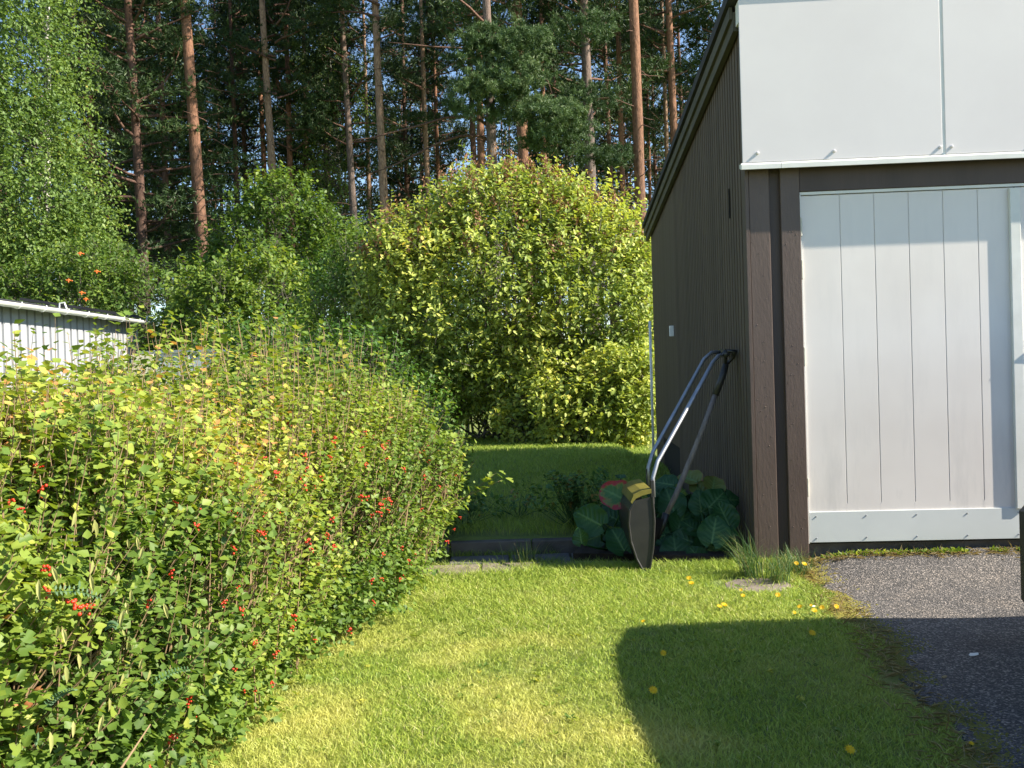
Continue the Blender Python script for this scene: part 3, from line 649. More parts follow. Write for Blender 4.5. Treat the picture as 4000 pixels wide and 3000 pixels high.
# vetch climbing through the hedge
VT = thing('climbing_vetch', 'blue green vetch with feathery leaflets and pale pods climbing the hedge', 'vetch', (-.98, 2.05, 0))
def vetch_frond(base, d, L, nleaf=11):
    base = np.array(base, float); d = norm(np.array(d, float)); n = nleaf*2
    t = np.repeat(np.linspace(.15, 1, nleaf), 2); side = np.tile([1, -1], nleaf)
    P = base + d*(t*L)[:, None]; P[:, 2] -= .35*L*t**2
    sx = norm(np.cross(d, np.array([1., -.4, .3]))); dl = norm(sx*side[:, None] + d*.35)
    return place(T_DIAMOND, P, dl, np.tile(np.array([.8,-.5,.4]), (n,1)), np.full(n, .014)*(1-.3*t), rng.uniform(size=n), np.full(n, .75)), P
fr = []; tb = MB(); off = np.array([-.98, 2.05, 0])
for i in range(9):
    yy_ = rng.uniform(1.75, 2.35); zz_ = rng.uniform(.22, .84); pz, nz = hedge_point(np.array([ .15]), np.array([yy_]), np.array([1.08]))
    bp = np.array([pz[0,0]+.04, yy_, zz_]) - off
    f_, P_ = vetch_frond(bp, (rng.uniform(.2,1), rng.uniform(-.9,.5), rng.uniform(-.5,.7)), rng.uniform(.07,.12)); fr.append(f_)
    tb.tube([bp, P_[len(P_)//2], P_[-1]], .0012, 4)
V, F, A = merge(fr); link('leaflets', np_mesh('leaflets', V, F, MT['vetch'], {'rnd': A}), VT)['kind'] = 'stuff'
tb.build('stem', MT['tuft'], VT)['kind'] = 'stuff'
n = 34; pz = np.stack([rng.uniform(-.02,.09,n), rng.uniform(-.2,.3,n), rng.uniform(.45,.92,n)], -1)
V, F, A = place(T_OVATE, pz, norm(np.array([0,0,-1.])+.3*rand_unit(n)), norm(np.array([.6,-.8,.2])+.5*rand_unit(n)), rng.uniform(.03,.045,n), rng.uniform(size=n), np.full(n,.42))
link('pods', np_mesh('pods', V, F, MT['pod'], {'rnd': A}), VT)['kind'] = 'stuff'

# ------------------------------------------------------------------ shrubs and broadleaf trees
def crown_shoots(ells, n, nl, leafsize, T, seed, up=.35, deep=.35, Lr=(.18,.42), gap=-.55, c0=.42, cvar=.2, front=True, nscale=1.4, droop=.12, lump=.14, stray=0.0):
    """ells: (cx,cy,cz,rx,ry,rz); shoots in an uneven shell of their union"""
    E = np.array(ells, float); vol = E[:,3]*E[:,4]+E[:,3]*E[:,5]+E[:,4]*E[:,5]; w_ = vol/vol.sum()
    k = rng.choice(len(E), n, p=w_); u = rand_unit(n)
    if front:
        flip = (u[:,1] > .25) & (rng.uniform(size=n) < .75); u[flip,1] *= -1
    rr = 1 - deep*rng.uniform(0, 1, n)**1.3
    rr = rr * (1 + lump*vnoise(u*2+k[:,None]*3.1, 1.6, seed)) + (rng.uniform(size=n) < stray)*rng.uniform(0,.2,n)
    P = E[k,:3] + u*E[k,3:]*rr[:,None]
    inside = np.zeros(n, bool)
    for j in range(len(E)):
        q = (P-E[j,:3])/E[j,3:]; inside |= ((q**2).sum(1) < .42) & (k != j)
    keep = ~inside & (vnoise(P, nscale, seed+1) > gap) & (P[:,2] > .05)
    P, u = P[keep], u[keep]; n = len(P)
    d = norm(u*.6 + np.array([0,0,up]) + .5*rand_unit(n)); L = rng.uniform(*Lr, n)
    c = np.clip(c0 + cvar*vnoise(P, 1.1, seed+2) + rng.normal(0,.07,n), 0, .95)
    return shoots(P, d, L, nl, leafsize, T, c, droop*1.0, .8, tilt=.8), P, d, L
def stems_np(base, P, nst, r0, spread=.3, bend=.15):
    k = rng.choice(len(P), nst); B = np.array(base) + rng.normal(0, spread, (nst,3))*np.array([1,1,0]); B[:,2] = base[2]-.05
    E = P[k]; E = B + (E-B)*.92
    return tubes_np(B, E, np.full(nst, r0)*rng.uniform(.5,1.2,nst), np.full(nst, r0*.18), bend=bend, seg=4, sides=4)
def shrub(name, label, cat, base, ells, n, nl, leafsize, T, mat, seed, nst=40, r0=.03, group=None, extra=None, twigmat='twig_grey', **k):
    t = thing(name, label, cat, base, 0, group); b_ = np.array(base)
    lf, P, d, L = crown_shoots([(e[0]-b_[0], e[1]-b_[1], e[2]-b_[2], *e[3:]) for e in ells], n, nl, leafsize, T, seed, **k)
    V, F, A = lf; link('foliage', np_mesh('foliage', V, F, MT[mat], {'rnd': A}), t)['kind'] = 'stuff'
    Vt, Ft = stems_np((0,0,0), P, nst, r0); 
    sel = rng.uniform(size=len(P)) < .3; V2, F2 = tubes_np(P[sel]-d[sel]*.2, P[sel]+d[sel]*L[sel][:,None]*.8, np.full(sel.sum(),.005), np.full(sel.sum(),.002), seg=1)
    link('branches', np_mesh('branches', np.concatenate([Vt,V2]), np.concatenate([Ft, F2+len(Vt)]), MT[twigmat]), t)['kind'] = 'stuff'
    return t, P, d, L
# big lilac beside the garage
t, P, d, L = shrub('lilac_bush', 'huge rounded yellow green lilac bush with brown seed heads behind the lawn', 'bush', (.05, 14.6, .1),
    [(-0.05,14.45,2.46,1.84,1.4,1.69),(-1.0,14.35,2.09,1.42,1.2,1.57),(1.05,14.35,2.19,1.31,1.2,1.69),(0.58,14.45,3.29,0.79,0.8,0.89),(-0.16,14.45,3.5,0.84,0.8,0.75),(1.52,14.05,0.89,1.0,0.9,0.86),(1.84,14.75,2.09,0.84,0.9,1.25),(0.58,13.85,0.89,0.95,0.8,0.78),(-1.58,14.35,2.56,0.79,0.8,0.84),(-0.95,14.25,1.04,0.73,0.8,0.63)],
    16500, 6, .078, T_OVATE, 'lilac', 11, nst=110, r0=.022, up=.45, gap=-1.1, lump=.24, stray=.08, c0=.42, cvar=.20, Lr=(.16,.40), deep=.5)
top = P[:,2] > 2.35; Pt = P[top]; kk = rng.choice(len(Pt), 480); Pt = Pt[kk]; n = len(Pt)
Pp = np.repeat(Pt, 16, 0) + rng.normal(0, .035, (n*16,3))*np.array([1,1,1.8]) + np.array([0,0,.34]); 
V, F, A = place(T_DIAMOND, Pp, norm(np.array([0,0,1.])+.8*rand_unit(n*16)), rand_unit(n*16), rng.uniform(.03,.06,n*16), rng.uniform(size=n*16))
link('seed_heads', np_mesh('seed_heads', V, F, MT['lilac_seed'], {'rnd': A}), t)['kind'] = 'stuff'
shrub('low_lilac_suckers', 'low pale green suckering bush at the foot of the lilac beside the garage', 'bush', (1.2, 13.1, .05),
    [(1.0,13.1,.62,.85,.5,.62),(1.55,13.1,.75,.6,.5,.7),(.35,13.3,.45,.55,.45,.45)], 2300, 6, .075, T_OVATE, 'lilac', 19, nst=40, r0=.012, up=.4, c0=.45, lump=.2, Lr=(.12,.28))
shrub('honeysuckle_bush', 'bright green shrub close against the left side of the lilac', 'bush', (-2.3, 15.2, .05),
    [(-2.25,15.2,2.5,.75,.8,1.1),(-2.7,15.1,1.9,.7,.8,1.0),(-1.7,15.2,2.9,.5,.6,.8),(-2.2,15,1.1,1.0,.8,1.0)], 2600, 6, .075, T_DIAMOND, 'bush_bright', 23, nst=26, up=.5, gap=-.42, lump=.22, stray=.05)
shrub('blue_leaved_sapling', 'pale bluish green sapling poking above the lilac top', 'sapling', (-.5, 14.9, .05),
    [(-.42,14.9,3.85,.14,.2,.28),(-.95,14.9,3.75,.22,.2,.35),(-.7,14.9,3.3,.4,.3,.4)], 130, 7, .10, T_OVATE, 'bush_bright', 24, nst=8, r0=.02, up=.9, gap=-2, c0=.5)
shrub('dogwood_bush', 'leafy green shrub right of the grey shed with bright yellow tips', 'bush', (-5.2, 17.2, .05),
    [(-5.3,17.2,1.9,1.0,.9,1.5),(-4.6,17.4,2.2,.8,.9,1.35),(-5.9,17.8,1.6,.9,.9,1.2),(-4.2,17.0,1.2,.8,.8,1.1)], 5200, 6, .095, T_DIAMOND, 'bush_bright', 31, nst=30, c0=.5, gap=-.42, lump=.22, stray=.05)
shrub('elder_bush', 'tall mid green bush behind, left of the pale pine trunk', 'bush', (-5.4, 21.5, .05),
    [(-5.4,21.5,3.3,1.5,1.4,2.4),(-6.4,21.8,2.6,1.2,1.2,2.0),(-4.3,21.5,2.9,1.2,1.2,2.2),(-5.1,21.5,5.0,.8,.8,.9)], 5600, 6, .106, T_DIAMOND, 'bush_bright', 37, nst=30, c0=.36)
shrub('dark_thicket', 'dark shaded thicket filling the gap beneath the pines', 'bush', (-3.6, 19.5, .05),
    [(-3.6,19.6,1.8,1.3,1.0,2.0),(-2.7,19.6,1.6,1.1,1.0,1.9),(-4.5,19.4,1.2,1.0,1.0,1.4),(-1.4,19.8,1.5,1.2,1,2.0)], 5200, 6, .09, T_DIAMOND, 'bush_dark', 41, nst=40, c0=.3)
shrub('low_dark_shrub', 'low dark shrub just behind the hedge near the lilac', 'bush', (-2.9, 12.2, .05),
    [(-3.0,12.3,.95,.9,.7,.95),(-2.1,12.2,.85,.8,.7,.9),(-3.7,12.4,.9,.7,.7,.9),(-1.5,12.6,.6,.6,.5,.6)], 2600, 6, .065, T_DIAMOND, 'bush_dark', 43, nst=40, c0=.6)
t, P, d, L = shrub('rowan_bush', 'rowan bush with orange berry clusters rising above the shed roof', 'bush', (-9.2, 20, .05),
    [(-8.9,20,2.4,1.3,1.1,1.7),(-10.2,20.2,2.3,1.3,1.1,1.7),(-7.7,19.8,2.2,1.0,1.0,1.5),(-11.6,20.2,2.1,1.2,1.1,1.5),(-9.0,20,3.6,.6,.6,.7)], 5200, 6, .09, T_DIAMOND, 'bush_bright', 47, nst=40, c0=.38)
obm = bmesh.new()
for i in range(14): bmesh.ops.create_icosphere(obm, subdivisions=1, radius=.014, matrix=Matrix.Translation(Vector((random.gauss(0,.032), random.gauss(0,.032), random.gauss(0,.02)))))
ome = bpy.data.meshes.new('berry_cluster'); obm.to_mesh(ome); obm.free(); ome.materials.append(MT['orange_berry'])
for (px, py) in ((334,992),(396,1062),(285,1097),(334,1145),(350,1170)):
    x = (px-2000)/3600*18.75; z = EYE+(1450-.031*(px-2000)-py)/3600*18.75
    link('berry_cluster', ome, t, (x+9.2, 18.75-20, z-.05))
# birch with a white trunk
def tree_trunk(r0, h, lean, wob, n=12, rings=16, seed=0, top=.25):
    g = random.Random(seed); pts, rr = [], []; ph = g.uniform(0,6.28); ph2 = g.uniform(0,6.28)
    for i in range(rings):
        t = i/(rings-1); z = h*t
        pts.append((lean[0]*z + wob*(math.sin(t*5+ph)-math.sin(ph)), lean[1]*z + wob*(math.sin(t*4+ph2)-math.sin(ph2)), z-.2*(i==0)))
        rr.append(r0*(1.25 if i == 0 else 1)*(1-(1-top)*t**1.1)*(1+g.uniform(-.05,.05)))
    return MB().tube(pts, rr, n), pts
def birch(label, base, r0, h, ells, n, seed, lean=(0,0), leaf=.085, gap=-.38):
    t = thing('birch_tree', label, 'birch', base, 0, None)
    tk, pts = tree_trunk(r0, h, lean, .12, seed=seed); tk.build('trunk', MT['birch_bark'], t, smooth=True)
    lf, P, d, L = crown_shoots(ells, n, 6, leaf, T_DIAMOND, seed, up=-.25, deep=.6, Lr=(.25,.6), gap=gap, c0=.52, cvar=.18, droop=.35, nscale=1.1)
    V, F, A = lf; link('foliage', np_mesh('foliage', V, F, MT['birch'], {'rnd': A}), t)['kind'] = 'stuff'
    k = rng.choice(len(P), 130); E = P[k]; tz = np.clip(E[:,2]-.3*np.abs(E[:,0])-.5, .4, h*.97); B = np.stack([np.interp(tz,[p[2] for p in pts],[p[0] for p in pts]), np.interp(tz,[p[2] for p in pts],[p[1] for p in pts]), tz], -1)
    V, F = tubes_np(B, E, np.full(130,.028), np.full(130,.005), bend=.15, seg=3, sides=4); link('limbs', np_mesh('limbs', V, F, MT['twig_grey']), t)['kind'] = 'stuff'
    return t
birch('tall leafy birch with a white trunk filling the left edge', (-11.0, 22, 0), .13, 15,
      [(-.2,0,9.0,1.35,1.5,2.9),(-.3,-.3,6.0,1.75,1.7,2.6),(-1.9,0,7.2,1.6,1.6,3.0),(.35,-.3,3.3,1.55,1.6,2.2),(-1.6,-.3,3.4,2.0,1.7,2.2),(-.2,0,12.2,1.0,1.1,2.4),(.9,.2,4.4,.85,1.1,1.9)], 17500, 5, lean=(-.005,0), leaf=.092, gap=-.75)
birch('slim white birch stem between the pines left of the lilac', (-6.1, 33, 0), .075, 13,
      [(0,0,10,1.3,1.3,3.4),(.2,0,6.3,.9,.9,1.6)], 1500, 6, lean=(-.01,0), leaf=.10)

# ------------------------------------------------------------------ pines
def sprigs(P, D, n_needle, ln, wd, c):
    """needle tufts: n_needle thin triangles bursting from each sprig point"""
    n = len(P); Pn = np.repeat(P, n_needle, 0); Dn = np.repeat(D, n_needle, 0)
    off = rng.uniform(-.5, .5, (n*n_needle, 1)) * ln
    d = norm(Dn*.75 + .95*rand_unit(n*n_needle)); Pn = Pn + Dn*off
    L = ln * rng.uniform(.7, 1.2, n*n_needle); s = norm(np.cross(d, rand_unit(n*n_needle))) * (wd*.5)
    V = np.stack([Pn - s, Pn + s, Pn + d*L[:,None]], 1).reshape(-1, 3)
    F = np.arange(len(V)).reshape(-1, 3); rn = np.clip(np.repeat(c, n_needle) + rng.normal(0, .12, n*n_needle), 0, 1)
    return V, F, np.repeat(rn, 3)
def pine_crown(h, z_live, z_dead, nbr, maxr, seed, needles=11, ln=.13, wd=.026, pads=7, spp=12, deadlen=1.0):
    """returns (crown mesh arrays, branch mesh arrays) in tree space"""
    g = np.random.default_rng(seed); segs0, segs1, r0s, r1s = [], [], [], []; SP, SD, SC = [], [], []
    for i in range(nbr):
        z = z_dead + (h-.4-z_dead)*(i+g.uniform(0,1))/nbr; az = g.uniform(0, 2*math.pi); live = z > z_live
        if live and math.sin(az) < -.35 and g.uniform() < .6: az = g.uniform(-.3, math.pi+.3)
        t = (z-z_live)/(h-z_live) if live else 0
        L = maxr*(1-.75*max(t,0)**1.6)*g.uniform(.55,1.1) if live else deadlen*g.uniform(.3,1.3)
        up = (.35*max(t,0) + g.uniform(-.15,.25)) if live else g.uniform(-.25,.25)
        d = np.array([math.cos(az), math.sin(az), up]); p = np.array([0,0,z]); r = .022+.012*L if live else .016
        q = 5; pp = [p]
        for s_ in range(q):
            d = norm(d + np.array([g.normal(0,.14), g.normal(0,.14), g.normal(.02,.12) + (.08 if live else -.03)])); pp.append(pp[-1] + d*L/q)
        for s_ in range(q):
            segs0.append(pp[s_]); segs1.append(pp[s_+1]); r0s.append(r*(1-s_/q*.8)); r1s.append(r*(1-(s_+1)/q*.8))
        if not live: continue
        for j in range(pads):
            f = g.uniform(.50, 1.05); k = min(int(f*q), q-1); c = pp[k] + (pp[k+1]-pp[k])*(f*q-k)
            side = norm(np.cross(d, [0,0,1.]))*g.uniform(-1,1)*L*.28; c2 = c + side + np.array([0,0,g.uniform(0,.15)])
            segs0.append(c); segs1.append(c2); r0s.append(r*.35); r1s.append(.006)
            m_ = spp; pr = g.normal(size=(m_,3))*np.array([.27,.27,.085])*(.7+.25*L) ; SP.append(c2 + pr)
            dd = norm(pr*np.array([1,1,.5]) + np.array([0,0,.30]) + .2*g.normal(size=(m_,3))); SD.append(dd); SC.append(np.full(m_, np.clip(g.normal(.45,.18),0,.95)))
    B = tubes_np(np.array(segs0), np.array(segs1), np.array(r0s), np.array(r1s), seg=1, sides=4)
    P = np.concatenate(SP); D = np.concatenate(SD); Cc = np.concatenate(SC)
    return sprigs(P, D, needles, ln, wd, Cc), B
variants = []
for sd_, (h, zl, zd, nbr, mr) in enumerate(((19, 8.2, 2.5, 78, 2.2), (20, 10.2, 3.0, 70, 2.0), (18, 3.8, 2.0, 112, 2.5), (21, 11.4, 3.5, 66, 2.1), (17, 8.6, 2.0, 74, 1.8))):
    (V, F, A), (Vb, Fb) = pine_crown(h, zl, zd, nbr, mr, 100+sd_, pads=7, spp=11, needles=9, wd=.034, ln=.15)
    variants.append((h, np_mesh('crown', V, F, MT['needle'], {'rnd': A}), np_mesh('limbs', Vb, Fb, MT['bark_dark'])))
def pine(label, px, dist, diam, bark_, var, rot, hs=1.0, cs=1.0, lean=0.0, group=None, seed=0, cat='pine tree'):
    """px: where the trunk stands across the view at that distance"""
    x = (px + 23 - 2000)/3600*dist
    t = thing('pine_tree', label, cat, (x, dist, 0), 0, group)
    h, cm, bmh = variants[var]
    tk, _ = tree_trunk(diam*.62, h*hs*.98, (lean, 0), .05, seed=seed+int(px), rings=22, top=.32); tk.build('trunk', MT[bark_], t, smooth=True)
    rot = math.sin(rot)*.45
    link('crown', cm, t, None, (0, 0, rot), (cs, cs, hs))['kind'] = 'stuff'
    link('limbs', bmh, t, None, (0, 0, rot), (cs, cs, hs))['kind'] = 'stuff'
    return t
PINES = [
 # label, px, dist, diam, bark, variant, rot, hs, cs, lean
 ('pine with a reddish trunk showing beside the birch top', 372, 30, .26, 'bark_orange', 1, .3, 1, 1, 0),
 ('dark dense pine right beside the birch with low branches', 556, 25, .26, 'bark_dark', 2, 1.0, 1, 1.05, -.012),
 ('leaning sunlit orange pine trunk with blue sky right beside it', 822, 25, .31, 'bark_orange', 3, 2.0, 1, .95, -.05),
 ('thin dark pine stem in the blue gap right of the leaning pine', 882, 38, .15, 'bark_dark', 1, 2.9, .9, .7, -.01),
 ('second thin dark stem further right in the blue gap', 914, 42, .13, 'bark_dark', 3, .9, .9, .7, 0),
 ('dark pine stem at the right edge of the blue gap', 980, 36, .20, 'bark_dark', 0, 3.9, 1, .9, -.005),
 ('pale tan pine trunk brightly lit, left of a darker twin', 1098, 30, .27, 'bark_pale', 1, 4.2, 1, .95, -.022),
 ('brown pine trunk close right of the pale tan one', 1142, 32, .23, 'bark_orange', 4, 5.2, 1.05, 1, -.006),
 ('dark slender pine between the brown and the grey brown trunks', 1205, 35, .22, 'bark_dark', 2, .2, 1.05, .9, 0),
 ('grey brown pine trunk above the bright shrub beside the lilac', 1388, 31, .25, 'bark_grey', 0, 1.7, 1, .9, -.012),
 ('straight pale pine trunk rising at the lilac left shoulder', 1508, 29, .27, 'bark_pale', 3, 2.6, 1, 1, -.004),
 ('slender pale pine trunk lit near its top, left of its thin twin', 1690, 34, .22, 'bark_pale', 1, 3.3, 1, .9, -.015),
 ('thin brown pine trunk right of the slender pale one', 1732, 37, .20, 'bark_orange', 4, 4.6, 1.1, .8, -.008),
 ('orange flaky pine trunk just behind the grey one', 1888, 30, .26, 'bark_orange', 3, 5.5, 1, .9, 0),
 ('thick orange brown pine right of the grey pine with long limbs', 2042, 27, .36, 'bark_orange', 1, .8, 1, 1, -.005),
 ('grey scaly pine trunk half hidden by needle sprays right of centre', 2300, 27, .33, 'bark_grey', 0, 1.4, 1, 1, 0),
 ('dark slim pine trunk between the grey one and the thick red one', 2384, 33, .20, 'bark_dark', 4, 2.2, 1.1, .9, 0),
 ('thick reddish pine trunk nearest to the garage roof', 2494, 25, .30, 'bark_orange', 3, 3.1, 1, 1, -.008),
 ('thin orange pine stem just right of the thick reddish trunk', 2530, 38, .15, 'bark_orange', 1, 3.8, .95, .75, 0),
 ('small dark pine stem low beside the garage roof', 2566, 40, .19, 'bark_dark', 4, 4.4, 1, .8, 0),
 ('orange lit pine trunk running down behind the garage roof edge', 2640, 29, .27, 'bark_orange', 1, 5.0, 1, 1, -.002),
 ('dark pine partly hidden behind the rightmost orange lit trunk', 2668, 37, .18, 'bark_dark', 0, 5.8, 1.1, .9, 0),
 ('pine mostly hidden inside the dark foliage behind the birch', 240, 34, .25, 'bark_dark', 2, 2.4, 1, 1, 0),
 ('pine hidden by needles between dark pine and leaning trunk', 690, 37, .22, 'bark_dark', 2, 4.9, 1.05, 1, 0),
 ('orange pine low behind the dark dense pine by the birch', 538, 36, .26, 'bark_orange', 3, 2.7, 1, .9, 0),
 ('pine in deep shade behind the twin tan and brown trunks', 1290, 38, .22, 'bark_dark', 2, 3.5, 1.1, 1, 0),
 ('shaded pine behind the slender pale trunks', 1600, 40, .22, 'bark_dark', 2, 1.2, 1.15, 1, 0),
 ('shaded pine in the gap right of the thick orange brown one', 2170, 40, .24, 'bark_dark', 2, .5, 1.1, 1, 0),
 ('back row pine above the lilac right shoulder', 2430, 42, .22, 'bark_dark', 2, 5.9, 1.1, 1, 0),

 ('reddish pine trunk in the dark stretch left of the pale twin trunks', 1040, 34, .20, 'bark_orange', 3, .6, 1, .9, -.01),
 ('slim tan pine trunk between the grey brown and the pale shoulder trunks', 1448, 37, .18, 'bark_pale', 3, 1.3, 1, .8, -.006),
 ('brown pine trunk directly left of the foremost grey pine', 1845, 34, .22, 'bark_dark', 3, 2.2, 1, .8, 0),
 ('slim orange pine trunk in the gap between the thick pine and the grey one', 2130, 33, .20, 'bark_orange', 1, 2.9, 1, .8, 0),
 ('slim orange pine trunk just left of the thick reddish trunk', 2440, 31, .20, 'bark_orange', 3, .4, 1, .8, 0),
 ('pale thin pine trunk at the foot of the garage roof slope', 2600, 34, .17, 'bark_pale', 3, .9, 1, .8, -.004),
 ('orange pine trunk in the dark stretch right of the leaning pine', 945, 33, .17, 'bark_dark', 1, .1, 1, .8, -.01),
 ('dense dark pine filling the gap between the birch and the leaning pine', 655, 30, .22, 'bark_dark', 2, 1.9, 1, 1.1, -.01),
 ('dense dark pine behind the birch edge with low hanging branches', 450, 33, .22, 'bark_dark', 2, 4.0, 1, 1.1, 0),
]
for i, p in enumerate(PINES):
    pine(p[0], p[1], p[2], p[3], p[4], p[5], p[6], p[7], p[8], p[9], 'pines behind the garden', seed=i)
# pines outside the frame to the right that shade and close the wood
OFFL = ['pine standing behind the garage just right of the frame gap','pine behind the middle of the garage roof','pine behind the garage above the door','pine behind the garage near the right frame edge','pine furthest right behind the garage','pine left of the birch outside the frame','pine furthest left outside the frame']
for i, (px, dist, v_) in enumerate(((2860,30,0),(3050,34,2),(3300,28,1),(3600,33,3),(3900,30,0),(-150,32,1),(-420,28,2))):
    pine(OFFL[i], px, dist, .28, 'bark_orange', v_, i*1.1, 1, 1, 0, 'pines out of view', seed=50+i)
# foremost pine with long arching limbs and pale needle pads
FP = thing('pine_tree', 'grey trunked foremost pine with long arching bare limbs and pale needle sprays', 'pine tree', ((1925+23-2000)/3600*23.5, 23.5, 0), 0, 'pines behind the garden')
tk, _ = tree_trunk(.165, 18, (-.012, 0), .06, seed=77, rings=22, top=.35); tk.build('trunk', MT['bark_grey'], FP, smooth=True)
def fp(px, py, dist=23.5):
    return ((px+.031*(1450-py)-2000)/3600*dist - FP.location.x, dist-23.5, EYE+(1450-.031*(px-2000)-py)/3600*dist)
for k_, (pl, r_) in enumerate(((((1925,510),(1880,475),(1810,460),(1740,465),(1640,495),(1540,520),(1440,545),(1380,550)), .042),
                (((1925,555),(1870,535),(1800,535),(1720,560),(1640,600),(1560,640),(1500,665),(1440,680)), .038),
                (((1930,235),(1880,205),(1800,195),(1700,190),(1600,180),(1520,172)), .036),
                (((1930,260),(1860,232),(1800,240),(1730,280),(1650,330)), .03),
                (((1935,395),(2000,370),(2080,310),(2140,320),(2160,380)), .03))):
    MB().tube([fp(a, b_, 23.5-.12*i) for i, (a, b_) in enumerate(pl)], [r_*(1-.75*i/(len(pl)-1)) for i in range(len(pl))], 6).build('limb', MT['bark_dark'], FP, smooth=True)
(V0, F0, A0), (Vb, Fb) = pine_crown(18, 9.2, 3.0, 60, 2.4, 321, pads=7, spp=11, needles=9, wd=.03, ln=.14)
SP, SD, SC = [], [], []
def pads(cx, cy, rx, ry, dist, n, c=.6):
    for i in range(n):
        a = rng.uniform(0, 6.28); q = rng.uniform()**.5
        p = np.array(fp(cx + rx*q*math.cos(a), cy + ry*q*math.sin(a), dist + rng.normal(0,.35)))
        m_ = 32; cl = np.repeat(rng.normal(size=(4,3))*np.array([.17,.17,.07]), 8, 0); pr = rng.normal(size=(m_,3))*.030; SP.append(p+cl+pr); SD.append(norm(pr*1.2+np.array([0,0,.035])+.01*rng.normal(size=(m_,3)))); SC.append(np.full(m_, np.clip(rng.normal(c,.14),0,1)))
pads(1930, 330, 150, 45, 22.3, 52); pads(2010, 290, 130, 40, 22.6, 26); pads(1960, 150, 130, 50, 22.6, 44, .5); pads(2050, 150, 80, 30, 22.8, 18, .5)
pads(2130, 450, 120, 60, 22.2, 46); pads(2220, 470, 90, 50, 22.4, 22, .5); pads(2030, 240, 90, 30, 22.5, 16); pads(2170, 540, 130, 45, 22.8, 34, .35); pads(1860, 210, 90, 40, 22.6, 18, .45)
pads(2300, 380, 110, 60, 24.5, 26, .2); pads(2350, 610, 110, 40, 24.5, 30, .15); pads(1830, 420, 80, 40, 22.6, 12, .45); pads(1980, 420, 90, 50, 22.7, 24, .4); pads(2270, 120, 140, 60, 24, 30, .35)
V1, F1, A1 = sprigs(np.concatenate(SP), np.concatenate(SD), 9, .095, .020, np.concatenate(SC))
link('crown', np_mesh('crown', V0, F0, MT['needle'], {'rnd': A0}), FP)['kind'] = 'stuff'
link('needle_sprays', np_mesh('needle_sprays', V1, F1, MT['needle_light'], {'rnd': A1}), FP)['kind'] = 'stuff'
link('limbs', np_mesh('limbs', Vb, Fb, MT['bark_dark']), FP)['kind'] = 'stuff'

# far wood: one mass of foliage clumps and stems with gaps
parts = []; SB0, SB1, SR = [], [], []
for i in range(215):
    dist = rng.uniform(46, 80); px = rng.uniform(-900, 4900); x = (px-2000)/3600*dist; h = rng.uniform(12, 22)
    if abs(px-870) < 95 and rng.uniform() < .85: continue
    SB0.append((x,dist,0)); SB1.append((x+rng.normal(0,.3),dist,h)); SR.append(rng.uniform(.09,.17))
    spruce = rng.uniform() < .35; m_ = 88
    tz = rng.uniform(0, 1, m_)**.8; z = (1.0 if spruce else 4.0) + tz*(h-(1.0 if spruce else 4.0)); rad = (2.2*(1-tz*.85) if spruce else 2.0*(1-.5*tz))*rng.uniform(.3,1,m_)
    an = rng.uniform(0, 6.28, m_); P = np.stack([x+rad*np.cos(an), dist+rad*np.sin(an), z], -1)
    Pn = np.repeat(P, 9, 0) + rng.normal(0,.42,(m_*9,3))*np.array([1,1,.5])
    parts.append(place(T_DIAMOND, Pn, rand_unit(m_*9), rand_unit(m_*9), rng.uniform(.27,.54,m_*9), np.clip(rng.normal(.4,.2)+rng.normal(0,.15,m_*9),0,1), np.full(m_*9,.45)))
# undergrowth along the wood edge
for i in range(46):
    dist = rng.uniform(26, 42); px = rng.uniform(-500, 4300); x = (px-2000)/3600*dist; hh = rng.uniform(1.6, 4.4); m_ = 60
    P = np.array([x,dist,hh*.5]) + rand_unit(m_)*np.array([1.4,1.1,hh*.5])*rng.uniform(.6,1,(m_,1)); Pn = np.repeat(P, 12, 0) + rng.normal(0,.25,(m_*12,3))
    parts.append(place(T_DIAMOND, Pn, rand_unit(m_*12), rand_unit(m_*12), rng.uniform(.10,.2,m_*12), np.clip(rng.normal(.5,.2)+rng.normal(0,.15,m_*12),0,1)))
V, F, A = merge(parts)
WD = thing('woodland', 'dark mass of distant trees closing the wood behind the pines', None, kind='stuff')
link('foliage', np_mesh('foliage', V, F, MT['far'], {'rnd': A}), WD)['kind'] = 'stuff'
V, F = tubes_np(np.array(SB0), np.array(SB1), np.array(SR), np.array(SR)*.4, bend=.1, seg=3, sides=6)
link('trunks', np_mesh('trunks', V, F, MT['bark_dark']), WD)['kind'] = 'stuff'

# ------------------------------------------------------------------ grass
def blades(X_, Y_, h, wd, rnd, lean=.5):
    n = len(X_); z = gh(X_, Y_)-.003; an = rng.uniform(0, 6.28, n); la = rng.uniform(0, 6.28, n)
    s = np.stack([np.cos(an), np.sin(an), np.zeros(n)], -1)*(wd*.5)[:,None]; l = np.stack([np.cos(la), np.sin(la), np.zeros(n)], -1)*(h*lean*rng.uniform(.2,1.3,n))[:,None]
    p0 = np.stack([X_, Y_, z], -1); p1 = p0 + l*.35 + np.array([0,0,1])*(h*.6)[:,None]; p2 = p0 + l + np.array([0,0,1])*(h*.95)[:,None]
    V = np.stack([p0-s*.8, p1+s, p1-s*.8, p2], 1).reshape(-1,3)
    F = np.array([(0,1,2),(2,1,3)])[None] + (np.arange(n)*4)[:,None,None]
    return V, F.reshape(-1,3), np.repeat(rnd, 4)
def lawn_pts(n, x0, x1, y0, y1, wgt):
    X_ = rng.uniform(x0, x1, n); Y_ = rng.uniform(y0, y1, n); k = rng.uniform(size=n) < wgt(X_, Y_); return X_[k], Y_[k]
def in_front(x, y): return (x < edge(y)-.05+.06*np.sin(7*y)) & (y < 5.56 - .03*np.sin(9*x) + .17*smooth(.75,.15,x))
